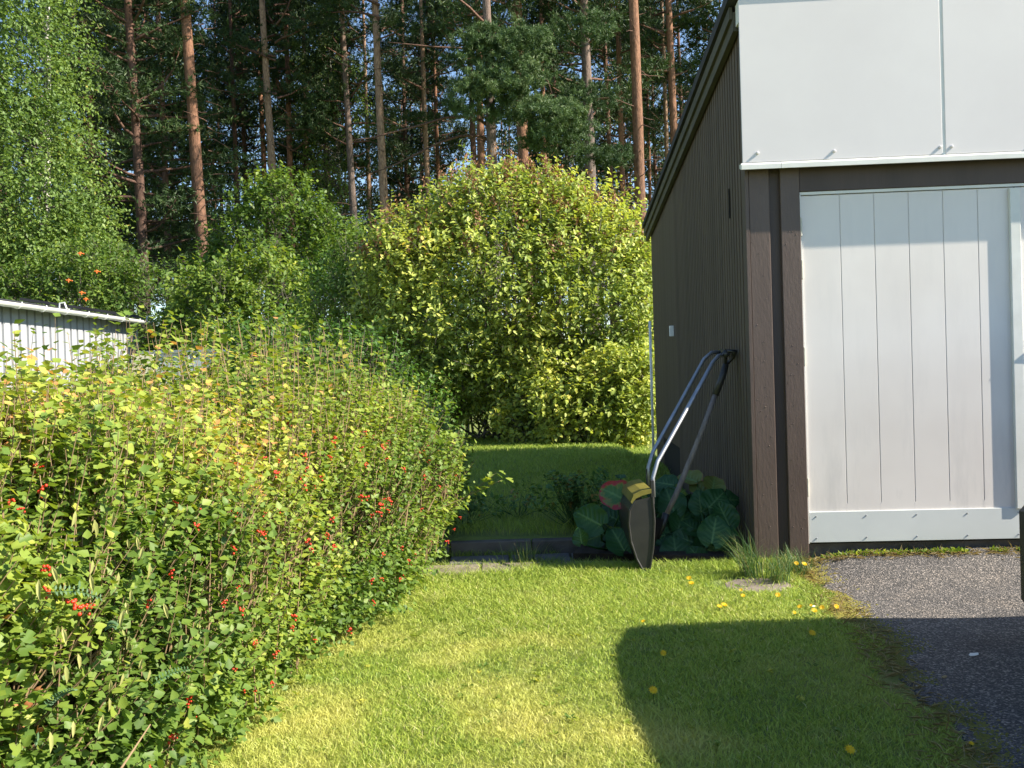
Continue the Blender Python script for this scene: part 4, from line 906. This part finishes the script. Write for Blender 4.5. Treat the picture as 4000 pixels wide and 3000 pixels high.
X1, Y1 = lawn_pts(285000, -1.25, 2.1, 2.3, 5.72, lambda x, y: np.where(in_front(x, y) & (np.abs(x) < .62*y+.15), np.clip(1.15-.17*(y-2.3), .5, 1), 0))
pn_ = vnoise(np.stack([X1, Y1, 0*X1], -1), 2.0, 4)
bare = ((X1-1.25)**2/.05 + (Y1-4.92)**2/.035 < 1); k = ~(bare & (rng.uniform(size=len(X1)) < .93)); X1, Y1, pn_ = X1[k], Y1[k], pn_[k]
edgeb = smooth(5.15, 5.45, Y1); near = smooth(3.5, 2.4, Y1)
h = (.020+.012*rng.uniform(size=len(X1))+.010*np.clip(pn_,-1,1)+.045*edgeb*rng.uniform(.1,1,len(X1))**1.5+.012*smooth(4.0,5.2,Y1))
g1 = blades(X1, Y1, np.clip(h,.012,.11), .0026+.0011*(Y1-2.3)*.5+.0006*rng.uniform(size=len(X1)), np.clip(rng.normal(.5,.2,len(X1))+.15*pn_,0,1), 1.0)
X2, Y2 = lawn_pts(90000, -1.4, 1.9, 6.16, 14.5, lambda x, y: np.where((x < 1.0+.0676*y-.02) & (x > -.32*y+.6), np.clip(1.1-.07*(y-6.2), .4, 1), 0))
h2 = .04+.03*rng.uniform(size=len(X2))+.10*smooth(6.6,6.16,Y2)*rng.uniform(size=len(X2))**2
g2 = blades(X2, Y2, h2, .004+.0006*(Y2-6), np.clip(rng.normal(.35,.18,len(X2)),0,.9), .8)
X3 = rng.uniform(-1.0, 1.35, 5200); Y3 = np.where(rng.uniform(size=5200) < .5, rng.normal(5.775,.018,5200), rng.normal(6.055,.02,5200)); kk = vnoise(np.stack([X3,Y3*0,X3*0],-1), 3.4, 9) > -.2; X3, Y3 = X3[kk], Y3[kk]
g3 = blades(X3, Y3, rng.uniform(.02,.075,len(X3)), np.full(len(X3),.0035), np.clip(rng.normal(.3,.15,len(X3)),0,1), .9)
V, F, A = merge([g1, g2, g3])
o_ = link('grass', np_mesh('grass', V, F, MT['grass'], {'rnd': A})); tag(o_, 'short mown grass growing over both lawns and between the path slabs', 'grass', None, 'stuff')
n = 520; cx = rng.uniform(-1.0, 1.7, n); cy = rng.uniform(2.5, 5.45, n); kk = in_front(cx, cy); cx, cy = cx[kk], cy[kk]; q = 6; n = len(cx)
P = np.stack([np.repeat(cx,q)+rng.normal(0,.008,n*q), np.repeat(cy,q)+rng.normal(0,.008,n*q), gh(np.repeat(cx,q),np.repeat(cy,q))+.012], -1); a_ = rng.uniform(0,6.28,n*q)
V, F, A = place(T_OVATE, P, norm(np.stack([np.cos(a_),np.sin(a_),rng.uniform(.15,.7,n*q)],-1)), norm(np.array([0,0,1.])+.3*rand_unit(n*q)), np.repeat(rng.uniform(.010,.028,n),q), np.clip(np.repeat(rng.normal(.72,.15,n),q),0,1), np.full(n*q,.8))
tag(link('lawn_weeds', np_mesh('lawn_weeds', V, F, MT['bush_bright'], {'rnd': A})), 'small broad leaved weeds and clover scattered in the mown lawn', 'weeds', None, 'stuff')
# moss and dry straw along the asphalt edge
n = 11000; Y_ = rng.uniform(2.4, 5.42, n); X_ = edge(Y_) + rng.normal(.0, .055, n) + .03*np.sin(7*Y_); Zm = gh(X_, Y_)+.010
kk = vnoise(np.stack([X_, Y_, 0*X_], -1), 3.0, 5) > -.35; X_, Y_, Zm = X_[kk], Y_[kk], Zm[kk]; n = len(X_)
rr = rng.uniform(.004, .013, n); ang = np.linspace(0, 2*math.pi, 5)[:-1]
Vm = [np.stack([X_, Y_, Zm+rr*.45], -1)] + [np.stack([X_+rr*math.cos(a), Y_+rr*math.sin(a), Zm-.004], -1) for a in ang]
Vm = np.stack(Vm, 1).reshape(-1,3); Fm = np.array([(0,1+i,1+(i+1)%4) for i in range(4)])[None] + (np.arange(n)*5)[:,None,None]
tag(link('moss', np_mesh('moss', Vm, Fm.reshape(-1,3), MT['moss'])), 'yellow moss creeping over the edge of the asphalt', 'moss', None, 'stuff')
n = 1500; t_ = rng.uniform(size=n); Y_ = np.where(t_ < .55, rng.uniform(2.5,5.4,n), rng.normal(5.34,.035,n)); X_ = np.where(t_ < .55, edge(Y_)+rng.normal(-.03,.05,n), rng.uniform(1.62,3.2,n))
Y_ = np.where(t_ < .55, Y_, Y_-.068*(X_-1.5))
P = np.stack([X_, Y_, gh(X_, Y_)+.014], -1); 
V, F, A = place(T_DIAMOND, P, norm(rand_unit(n)*np.array([1,1,.25])+np.array([0,0,.12])), np.tile(np.array([0,0,1.]),(n,1)), rng.uniform(.03,.075,n), rng.uniform(size=n), np.full(n,.09))
tag(link('dry_straw', np_mesh('dry_straw', V, F, MT['dry'], {'rnd': A})), 'dry straw and dead grass lying along the driveway edge and door sill', 'straw', None, 'stuff')
n = 1500; X_ = rng.uniform(1.78, 3.2, n); Y_ = 5.385-.068*(X_-1.41)+rng.normal(0,.018,n); kk = vnoise(np.stack([X_,0*X_,0*X_],-1), 4, 6) > .0; X_, Y_ = X_[kk], Y_[kk]
P = np.stack([X_, Y_, gh(X_,Y_)+.012], -1); n = len(P)
V, F, A = place(T_DIAMOND, P, norm(rand_unit(n)+np.array([0,0,.8])), rand_unit(n), rng.uniform(.012,.03,n), rng.uniform(.3,1,n))
tag(link('weeds', np_mesh('weeds', V, F, MT['bush_bright'], {'rnd': A})), 'small green weeds sprouting along the gap under the garage door', 'weeds', None, 'stuff')

# long grass tuft at the garage corner
def tuft(label, x, y, n, h0, h1, rad, bias=(0,0)):
    t = thing('grass_tuft', label, 'grass tuft', (x, y, float(gh(x,y))))
    L = rng.uniform(h0, h1, n); a = rng.uniform(0, 6.28, n); ln = rng.uniform(.2, 1.0, n)
    dx = np.cos(a)*ln + bias[0]; dy = np.sin(a)*ln + bias[1]; px = rng.normal(0, rad, n); py = rng.normal(0, rad, n)
    Vs = []; q = 5
    s = np.stack([-np.sin(a), np.cos(a), 0*a], -1)*.0017
    for i in range(q+1):
        t_ = i/q; c = np.stack([px+dx*L*t_**1.5*.8, py+dy*L*t_**1.5*.8, L*(t_-.42*t_**2.2*np.clip(ln,0,1))], -1); wdt = (1-t_**2)+.05; Vs += [c-s*wdt, c+s*wdt]
    V = np.stack(Vs, 1).reshape(-1,3); F = np.array([(2*i,2*i+1,2*i+3,2*i+2) for i in range(q)])[None] + (np.arange(n)*(2*q+2))[:,None,None]
    link('blades', np_mesh('blades', V, F.reshape(-1,4), MT['tuft'], {'rnd': np.repeat(rng.uniform(size=n), 2*q+2)}), t)['kind'] = 'stuff'
    return t
tuft('long arching grey green grass tuft at the foot of the garage corner', 1.30, 5.12, 150, .16, .36, .035, (-.3, -.1))
tuft('bushy pale green grass tuft in front of the door post', 1.56, 5.22, 260, .08, .20, .06, (0, -.1))
tuft('dark wiry grass tuft beside the flat stone', 1.40, 4.98, 120, .10, .24, .03, (.1,-.2))
tuft('weedy grass tuft growing between the path slabs by the kerb', .05, 5.80, 110, .10, .24, .05)
tuft('fine grass tuft at the left end of the kerb', -.62, 5.95, 120, .10, .26, .07)

# ------------------------------------------------------------------ yellow flowers
def petals_mesh():
    n = 22; a = np.linspace(0, 6.28, n, endpoint=False); r = np.where(np.arange(n) % 2 == 0, 1.0, .75)
    P = np.zeros((n,3)); d = np.stack([np.cos(a), np.sin(a), .25+0*a], -1)
    V, F, A = place(T_OVATE, P, norm(d), np.tile(np.array([0,0,1.]), (n,1)), .0165*r, rng.uniform(size=n), np.full(n,.7)); return np_mesh('flower_head', V, F, MT['petal'], {'rnd': A})
pm = petals_mesh(); stem_mat = MT['tuft']
FLOW = [  # ground spot px,py (photo), height of the head, label
 (3115,2195,.10,'left yellow flower of the pair in front of the door post'),(3146,2198,.09,'right yellow flower of the pair in front of the door post'),
 (2695,2268,.05,'upper yellow flower at the lawn edge left of the long grass'),(2704,2288,.04,'lower yellow flower at the lawn edge left of the long grass'),
 (2906,2330,.05,'yellow flower over the top of the flat stone'),(2899,2308,.05,'orange yellow bud above the flower at the stone top'),
 (2814,2372,.04,'left yellow flower of the pair on the flat stone'),(2833,2366,.04,'right yellow flower of the pair on the flat stone'),
 (3043,2325,.06,'single yellow flower in the grass below the garage corner'),
 (3129,2372,.05,'yellow flower leftmost of the row beside the moss'),(3108,2395,.03,'small yellow flower lowest in the row beside the moss'),
 (3173,2366,.04,'tiny yellow flower second in the row beside the moss'),(3186,2388,.04,'yellow flower low in the middle of the row beside the moss'),
 (3216,2375,.04,'orange yellow flower fourth in the row beside the moss'),(3273,2372,.05,'yellow flower rightmost in the row at the asphalt edge'),
 (2595,2590-36,.04,'yellow flower near the left edge of the car shadow'),(2555,2690,.05,'yellow flower on the boundary of the car shadow'),
 (3178,2476,.03,'dim yellow flower under the top edge of the car shadow'),(3328,2925,.04,'yellow flower low in the shade near the frame bottom'),
 (3806,2920,.03,'small yellow flower beside the asphalt in deep shade'),(2516,2436,.03,'orange bud in the sunny lawn above the shadow'),
]
for px, py, hh, lb in FLOW:
    hz = 1450-.031*(px-2000); z = hh; dist = (EYE-z)*3600/(py-hz); x = (px-2000 - .031*(py-1450))/3600*dist
    z0 = float(gh(x, dist)); t = thing('yellow_flower', lb, 'flower', (x, dist, z0), 0, 'yellow hawkweed flowers in the lawn')
    s_ = random.uniform(.8, 1.15)*(1 if 'bud' not in lb and 'tiny' not in lb and 'small' not in lb else .6)
    link('flower_head', pm, t, (0,0,hh), (random.uniform(.35,.95), random.uniform(-.3,.3), 0), (s_,s_,s_))
    MB().tube([(random.uniform(-.01,.01),.004,0),(0,0,hh*.6),(0,0,hh)], .0013, 5).build('stem', MT['tuft'], t)
# a pale scrap on the asphalt and litter
def scrap(label, x, y, s_, mat, cat, name):
    n = 7; o_ = MB(); a = [i/n*6.28 for i in range(n)]
    pts_ = [(math.cos(q)*s_*random.uniform(.6,1.2), math.sin(q)*s_*.6*random.uniform(.6,1.2)) for q in a]
    o_.prism(pts_, 'z', 0, .0025); o_ = o_.build(name, mat); o_.location = (x, y, float(gh(x,y))+.016); o_.rotation_euler = (.15, -.1, .4); return tag(o_, label, cat)
scrap('small white scrap lying on the shaded asphalt', (3812-2000-35)/3600*3.62, 3.62, .022, MT['white_trim'], 'litter', 'paper_scrap')
scrap('pale dry leaf on the asphalt edge nearer the lawn', (3683-2000-35)/3600*3.4, 3.38, .014, MT['dry'], 'leaf', 'fallen_leaf')
scrap('tiny white petal in the grass near the moss', (3190-2000-30)/3600*4.4, 4.42, .012, MT['gutter'], 'petal', 'fallen_petal')

# ------------------------------------------------------------------ bergenia
def berg_mesh(mat, seed, cup=.25):
    g = random.Random(seed); nu, nv = 18, 26; V, rad, vein = [], [], []; ph = g.uniform(0, 6.28); sk = g.uniform(-.12, .12)
    for j in range(nv+1):
        t = j/nv; w_ = 1.02*max(math.sin(math.pi*min(1, .035+.95*t**.82)), .0)**.62
        for i in range(nu+1):
            s_ = i/nu*2-1; a_ = abs(s_)
            x = s_*w_*(1+.05*math.sin(9*t+ph+2*s_)); y = 2*t - .28*a_**2*(1-t)*1.2 + .05*math.sin(11*s_+ph)*a_*t
            rr = min(1, math.sqrt((s_*1.0)**2*.9 + (abs(t-.45)/.55)**4))
            e = max(a_, abs(2*t-1)**2)
            z = cup*a_**1.5*w_ - .30*(t-.35)**2*(1 if t > .35 else .3) + .055*e**2*math.sin(17*t+ph+3*s_) + .05*math.cos(2*math.pi*(6*t-2.2*a_))*(1-a_)*min(1,a_*4)
            V.append((x + sk*t, y, z)); rad.append(rr)
            fv = (6*t - 2.2*a_) % 1.0; sv = max(0, 1-min(fv, 1-fv)/.14)*(1-a_)*.7
            vein.append(min(1, max(sv, 1.0 if i == nu//2 else 0))*.75*(1-.5*t))
    F = [(j*(nu+1)+i, j*(nu+1)+i+1, (j+1)*(nu+1)+i+1, (j+1)*(nu+1)+i) for j in range(nv) for i in range(nu)]
    me = bpy.data.meshes.new('leaf'); me.from_pydata(V, [], F); me.polygons.foreach_set('use_smooth', [True]*len(me.polygons))
    for nme, arr in (('rad', rad), ('vein', vein)):
        at = me.attributes.new(nme, 'FLOAT', 'POINT'); at.data.foreach_set('value', arr)
    me.materials.append(mat); me.update(); return me
BM = {'g': [berg_mesh(MT['berg'], i, c_) for i, c_ in enumerate((.2,.3,.12))], 'r': [berg_mesh(MT['berg_red'], 9)], 'y': [berg_mesh(MT['berg_yel'], 5, .3)]}
def leaf_at(plant, px, py, dist, r, kind, face, twist=0.0):
    """leaf whose middle is at that spot; face = direction its upper side looks"""
    hz = 1450-.031*(px-2000); x = (px-2000-.031*(py-1450))/3600*dist; z = EYE-(py-hz)/3600*dist
    f = Vector(face).normalized(); upv = Vector((0,0,1)); y_ = (upv - f*f.dot(upv)); y_ = y_.normalized() if y_.length > .1 else Vector((0,-1,0))
    y_ = Matrix.Rotation(twist, 3, f) @ y_; x_ = y_.cross(f); m_ = Matrix((x_, y_, f)).transposed().to_4x4()
    o_ = link('leaf', random.choice(BM[kind]), plant); c0 = Vector((x, dist, z)); o_.matrix_local = Matrix.Translation(c0 - Vector(plant.location) - y_*r*.95) @ m_ @ Matrix.Scale(r, 4)
    MB().tube([tuple(c0-Vector(plant.location)-y_*r*.93), tuple((c0-Vector(plant.location))*.5+Vector((0,.02,-.03))), (random.uniform(-.06,.06), .05, .0)], [.005,.007,.009], 6).build('stalk', MT['berg'], plant, smooth=True)
    if kind == 'r': o_['label'] = 'leaf with a wide red rim'
    if kind == 'y': o_['label'] = 'yellowing leaf with a reddish rim'
b1 = thing('bergenia_plant', 'broad leaved bergenia left of the scoop with one red rimmed leaf', 'bergenia', (.62, 5.85, .02))
b2 = thing('bergenia_plant', 'dense dark bergenia clump between the scoop and the corner boards', 'bergenia', (1.00, 6.0, .02))
b3 = thing('bergenia_plant', 'bergenia clump against the brown wall with yellowing upper leaves', 'bergenia', (1.22, 5.75, .02))
for a in ((2400,1930,5.75,.10,'r',(-.35,-.9,.65),1.1),(2300,2030,5.7,.10,'g',(-.4,-1,.35),1.2),(2415,2110,5.6,.092,'g',(.0,-.9,.8),.4),(2345,2010,5.85,.06,'g',(.1,-.6,1),-.6),(2268,2095,5.6,.05,'g',(-.3,-1,.1),.2),
          (2425,1860,6.05,.035,'g',(0,-.3,1),0),(2390,2020,5.95,.09,'g',(.3,-.7,.8),.8),(2330,2100,5.95,.08,'g',(-.4,-.9,.6),2),(2460,2050,6.0,.08,'g',(.2,-.8,.6),-1.5),(2410,1990,6.1,.10,'g',(0,-.8,.5),1.5)): leaf_at(b1, *a)
for a in ((2620,1960,6.0,.095,'g',(-.1,-1,.5),.3),(2600,1890,6.15,.075,'g',(-.3,-.6,.8),1.4),(2665,2030,5.95,.085,'g',(.2,-1,.5),-.5),(2700,2060,5.9,.07,'g',(.1,-.8,.9),.7),(2640,2150,5.75,.10,'g',(-.1,-.9,.7),.1),
          (2560,2100,5.95,.08,'g',(-.5,-.9,.4),1.8),(2590,2000,6.1,.09,'g',(.1,-1,.4),2.4),(2700,1980,6.1,.09,'g',(.3,-.9,.5),-.4),(2560,1920,6.25,.07,'g',(-.2,-.7,.7),.9),(2680,2110,5.85,.085,'g',(.1,-.9,.5),1.2),(2610,2080,5.95,.085,'g',(0,-1,.6),-1.1),(2650,2200,5.72,.06,'g',(.1,-.8,.8),1.0)): leaf_at(b2, *a)
for a in ((2735,1915,6.0,.085,'y',(.1,-.6,.9),.4),(2690,1870,6.1,.08,'y',(-.2,-.5,1),1.1),(2790,1890,5.95,.075,'y',(.2,-.7,.8),-.5),(2735,1960,5.85,.075,'g',(-.1,-1,.4),.1),(2800,1950,5.8,.09,'g',(.1,-.8,.6),-.8),
          (2830,2010,5.7,.085,'g',(.2,-1,.4),.3),(2790,2070,5.6,.095,'g',(-.1,-1,.55),-.2),(2840,2085,5.6,.06,'g',(.2,-.8,.8),1.0),(2720,2170,5.65,.07,'g',(0,-.9,.8),.5),(2810,2150,5.7,.08,'g',(.1,-.9,.5),2.0),(2760,2000,5.95,.09,'g',(0,-1,.5),1.7),(2850,1950,5.9,.07,'g',(.2,-.9,.6),-1.6),(2770,2130,5.8,.08,'g',(0,-1,.5),-1)): leaf_at(b3, *a)
# soil under them
sm = MB(); sm.prism([(.35,5.78),(1.40,5.50),(1.46,6.25),(.5,6.4)], 'z', -.03, .035); tag(sm.build('flower_bed', MT['soil']), 'dark soil bed under the broad leaved plants', None, None, 'structure')
# divided leaved perennials on the bank
def perennial(label, x, y, n, rx, h, name='perennial_plant'):
    t = thing(name, label, 'plant', (x, y, float(gh(x,y))))
    P = np.stack([rng.normal(0,rx,n), rng.normal(0,rx*.7,n), rng.uniform(.25,1,n)*h], -1); d = norm(P*np.array([1,1,.4])+np.array([0,0,.25*h]))
    lf = shoots(P, d, rng.uniform(.05,.11,n), 9, .040, T_DIAMOND, np.clip(rng.normal(.45,.25,n),0,1), .03, .9, sun_face=0)
    link('foliage', np_mesh('foliage', lf[0], lf[1], MT['peren'], {'rnd': lf[2]}), t)['kind'] = 'stuff'
    V, F = tubes_np(np.zeros((n,3)), P, np.full(n,.003), np.full(n,.0015), bend=.02); link('stems', np_mesh('stems', V, F, MT['tuft']), t)['kind'] = 'stuff'
perennial('bushy perennial with finely divided leaves left of the bergenia', .42, 6.35, 110, .10, .36)
perennial('wispy low perennial in the shaded upper lawn left of centre', .02, 6.9, 22, .12, .22)
perennial('small ragged weed on the bank behind the hedge sprig', -.35, 6.5, 26, .10, .2)

# ------------------------------------------------------------------ snow scoop and shovel
SC_ = thing('snow_scoop', 'black snow scoop with yellow top rim and twin metal bars leaning on the wall', 'snow scoop', (.73, 5.30, 0))
# pan profile (x,z) relative to the thing, opening towards +x
back = [(.0,.0),(-.045,.09),(-.075,.19),(-.085,.29),(-.078,.37),(-.045,.425)]
front = [(.055,.445),(.062,.30),(.050,.15),(.022,.0)]
pan = MB(); y0, y1 = -.02, .46
n_ = len(back)
th_ = .006
vs = []
for (yy_) in (y0, y1):
    vs += [(x, yy_, z) for x, z in back]
pan.add(vs, [(i, i+1, n_+i+1, n_+i) for i in range(n_-1)])
vs = [(x+th_, yy_, z) for yy_ in (y0, y1) for x, z in back]; pan.add(vs, [(i, n_+i, n_+i+1, i+1) for i in range(n_-1)])
for yy_, s_ in ((y0, .006), (y1, -.006)):
    poly = back + front
    pan.prism(poly, 'y', yy_, yy_+s_)
pan.tube([(.022,y0,0),(.0,y0,-.002),(.0,y1,-.002)], .006, 6)
pan.tube([(x,y0,z) for x,z in front[::-1]], .008, 6); pan.tube([(x,y0,z) for x,z in back], .007, 6)
pan.build('pan', MT['black_plastic'], SC_, smooth=False)
rim = MB(); rim.prism([(-.062,.408),(-.040,.437),(.0,.455),(.050,.466),(.050,.492),(-.005,.482),(-.052,.460),(-.070,.418)], 'y', y0-.004, y1+.004); rim.build('rim', MT['yellow_plastic'], SC_)
MB().box(.045, .068, y0-.002, y0+.03, .40, .54, .004).build('bracket', MT['black_plastic'], SC_)
MB().box(.085, .108, y1-.06, y1-.03, .42, .56, .004).build('bracket', MT['black_plastic'], SC_)
def rel(p): return (p[0]-.73, p[1]-5.30, p[2])
MB().tube([rel(q) for q in ((.795,5.30,.44),(.795,5.31,.55),(.83,5.34,.64),(1.24,5.68,1.205),(1.29,5.74,1.245),(1.36,5.82,1.255))], .0125, 10).build('bar', MT['alu'], SC_, smooth=True)
MB().tube([rel(q) for q in ((.825,5.70,.46),(.83,5.71,.57),(.865,5.74,.66),(1.255,6.00,1.23),(1.31,6.03,1.27),(1.38,6.06,1.275))], .0125, 10).build('bar', MT['alu'], SC_, smooth=True)
MB().tube([rel(q) for q in ((1.345,5.76,1.255),(1.38,5.95,1.265),(1.395,6.14,1.275))], .021, 10).build('grip', MT['black_plastic'], SC_, smooth=True)
SV = thing('shovel', 'shovel with weathered wooden shaft and black grip leaning behind the scoop', 'shovel', (.93, 5.72, .0))
def rl2(p): return (p[0]-.93, p[1]-5.72, p[2])
MB().tube([rl2(q) for q in ((.925,5.70,.26),(1.0,5.71,.40),(1.17,5.76,.76),(1.285,5.80,1.02))], [.017,.0175,.0165,.0165], 10).build('shaft', MT['old_wood'], SV, smooth=True)
g_ = MB(); g_.tube([rl2(q) for q in ((1.275,5.795,1.00),(1.33,5.815,1.12),(1.355,5.825,1.19))], [.023,.022,.02], 10)
g_.tube([rl2(q) for q in ((1.355,5.825,1.18),(1.345,5.80,1.24),(1.36,5.76,1.275),(1.40,5.75,1.27),(1.405,5.83,1.235),(1.365,5.86,1.19),(1.355,5.825,1.18))], .011, 8); g_.build('grip', MT['black_plastic'], SV, smooth=True)
bl = MB(); vs = []; nx_, nz_ = 7, 7
for i in range(nz_):
    t = i/(nz_-1)
    for j in range(nx_):
        s = j/(nx_-1)*2-1; wdt = .125*(1-.35*t**3)
        vs.append((-.03-.10*t+.035*(1-s*s)*(-1), s*wdt, .26-.25*t))
n0 = len(vs); vs2 = [(x-.004, y, z) for x, y, z in vs]
fs = [(i*nx_+j, i*nx_+j+1, (i+1)*nx_+j+1, (i+1)*nx_+j) for i in range(nz_-1) for j in range(nx_-1)]
bl.add(vs+vs2, fs + [tuple(n0+k for k in f)[::-1] for f in fs]); bl.tube([rl2((.93,5.70,.28)), rl2((.905,5.70,.20)), rl2((.875,5.70,.12))], [.022,.020,.008], 8); bl.build('blade', MT['black_plastic'], SV, smooth=True)

# ------------------------------------------------------------------ parked car on the right (its corner and its shadow show)
CAR = thing('parked_car', 'black estate car at the right edge with only its rear corner showing', 'car', (3.015, 1.61, .01))
L_, W_ = 4.55, 1.80      # rear towards +y
# cross sections along y: (y, z_bottom, z_sill, half width, z_shoulder, z_roof, roof half width)
secs = [(-2.27,.30,.45,.62,.60,.62,.50),(-2.15,.20,.40,.78,.72,.76,.60),(-1.7,.18,.40,.86,.84,.90,.70),(-1.1,.18,.38,.89,.93,1.02,.76),(-.75,.18,.38,.90,.95,1.08,.76),(-.15,.18,.38,.90,.97,1.42,.70),(.5,.18,.38,.90,.98,1.53,.73),(1.2,.18,.38,.90,.99,1.54,.73),
        (1.75,.18,.38,.90,1.00,1.53,.73),(2.08,.20,.40,.89,1.01,1.48,.71),(2.18,.24,.42,.88,1.00,1.30,.74),(2.255,.28,.44,.86,.94,1.02,.74),(2.29,.34,.46,.82,.68,.70,.66)]
body = MB(); ringn = None; rings = []
for (y, zb, zs, hw, zsh, zr, rw) in secs:
    half = [(hw*.82, zb), (hw*.97, zb+.05), (hw, zs+.10), (hw*1.0, (zs+zsh)/2+.05), (hw*.965, zsh-.02), (hw*.93, zsh+.01), (rw+(hw*.93-rw)*.5, zsh+(zr-zsh)*.55), (rw+.03, zr-.05), (rw-.05, zr-.008), (rw*.5, zr+.008)]
    ring = [(x, y, z) for x, z in half] + [(0, y, zr+.012)] + [(-x, y, z) for x, z in half[::-1]] + [(0, y, zb)]
    rings.append(ring)
rn = len(rings[0]); body.add([v for r_ in rings for v in r_], [(i*rn+j, i*rn+(j+1) % rn, (i+1)*rn+(j+1) % rn, (i+1)*rn+j) for i in range(len(rings)-1) for j in range(rn)] + [tuple(range(rn)), tuple((len(rings)-1)*rn+j for j in range(rn))[::-1]])
body.build('body', MT['car'], CAR, smooth=True)
def sidewin(sx, ya, yb, zt_a, zt_b, name='window'):
    o_ = MB()
    def X_(z, y): # on the side surface a little proud
        t = (z-1.0)/.5; return sx*(.862 - .115*t)
    p = [(X_(1.03,ya), ya, 1.03), (X_(1.03,yb), yb, 1.03), (X_(zt_b,yb), yb-.02, zt_b), (X_(zt_a,ya), ya+.02, zt_a)]
    q = [(x+sx*.006, y, z) for x, y, z in p]
    o_.add(p+q, [(0,1,2,3),(4,7,6,5),(0,4,5,1),(1,5,6,2),(2,6,7,3),(3,7,4,0)]); o_.build(name, MT['car_glass'], CAR)
for sx in (-1, 1):
    sidewin(sx, -.35, .28, 1.28, 1.40); sidewin(sx, .34, 1.12, 1.41, 1.41); sidewin(sx, 1.18, 1.78, 1.41, 1.36)
rw_ = MB(); rw_.add([(-.60,2.212,1.04),(.60,2.212,1.04),(.52,2.125,1.37),(-.52,2.125,1.37),(-.60,2.225,1.04),(.60,2.225,1.04),(.52,2.138,1.37),(-.52,2.138,1.37)], [(0,1,2,3),(4,7,6,5),(0,4,5,1),(1,5,6,2),(2,6,7,3),(3,7,4,0)]); rw_.build('rear_window', MT['car_glass'], CAR)
ws = MB(); ws.add([(-.66,-.72,1.10),(.66,-.72,1.10),(.54,-.17,1.405),(-.54,-.17,1.405),(-.66,-.73,1.115),(.66,-.73,1.115),(.54,-.18,1.42),(-.54,-.18,1.42)], [(0,1,2,3),(4,7,6,5),(0,4,5,1),(1,5,6,2),(2,6,7,3),(3,7,4,0)]); ws.build('windscreen', MT['car_glass'], CAR)
for sx in (-1, 1):
    MB().box(min(sx*.70,sx*.83), max(sx*.70,sx*.83), 2.17, 2.262, .70, .95, .02).build('tail_light', MT['red_lens'], CAR)
    MB().box(min(sx*.52,sx*.76), max(sx*.52,sx*.76), -2.22, -2.12, .62, .72, .02).build('headlight', MT['gutter'], CAR)
    mr_ = MB(); mr_.box(min(sx*.93,sx*1.05), max(sx*.93,sx*1.05), -.52, -.42, 1.0, 1.13, .03); mr_.build('mirror', MT['car'], CAR)
    for wy in (-1.42, 1.32):
        wh = MB(); wh.tube([(sx*.70,wy,.32),(sx*.72,wy,.32),(sx*.90,wy,.32),(sx*.915,wy,.32)], [.29,.315,.315,.29], 24); w_o = wh.build('wheel', MT['rubber'], CAR, smooth=False)
        MB().tube([(sx*.90,wy,.32),(sx*.92,wy,.32)], [.20,.19], 16).build('rim', MT['rim'], w_o)
MB().box(-.874, .874, 2.10, 2.345, .10, .56, .04).build('bumper', MT['black_plastic'], CAR)
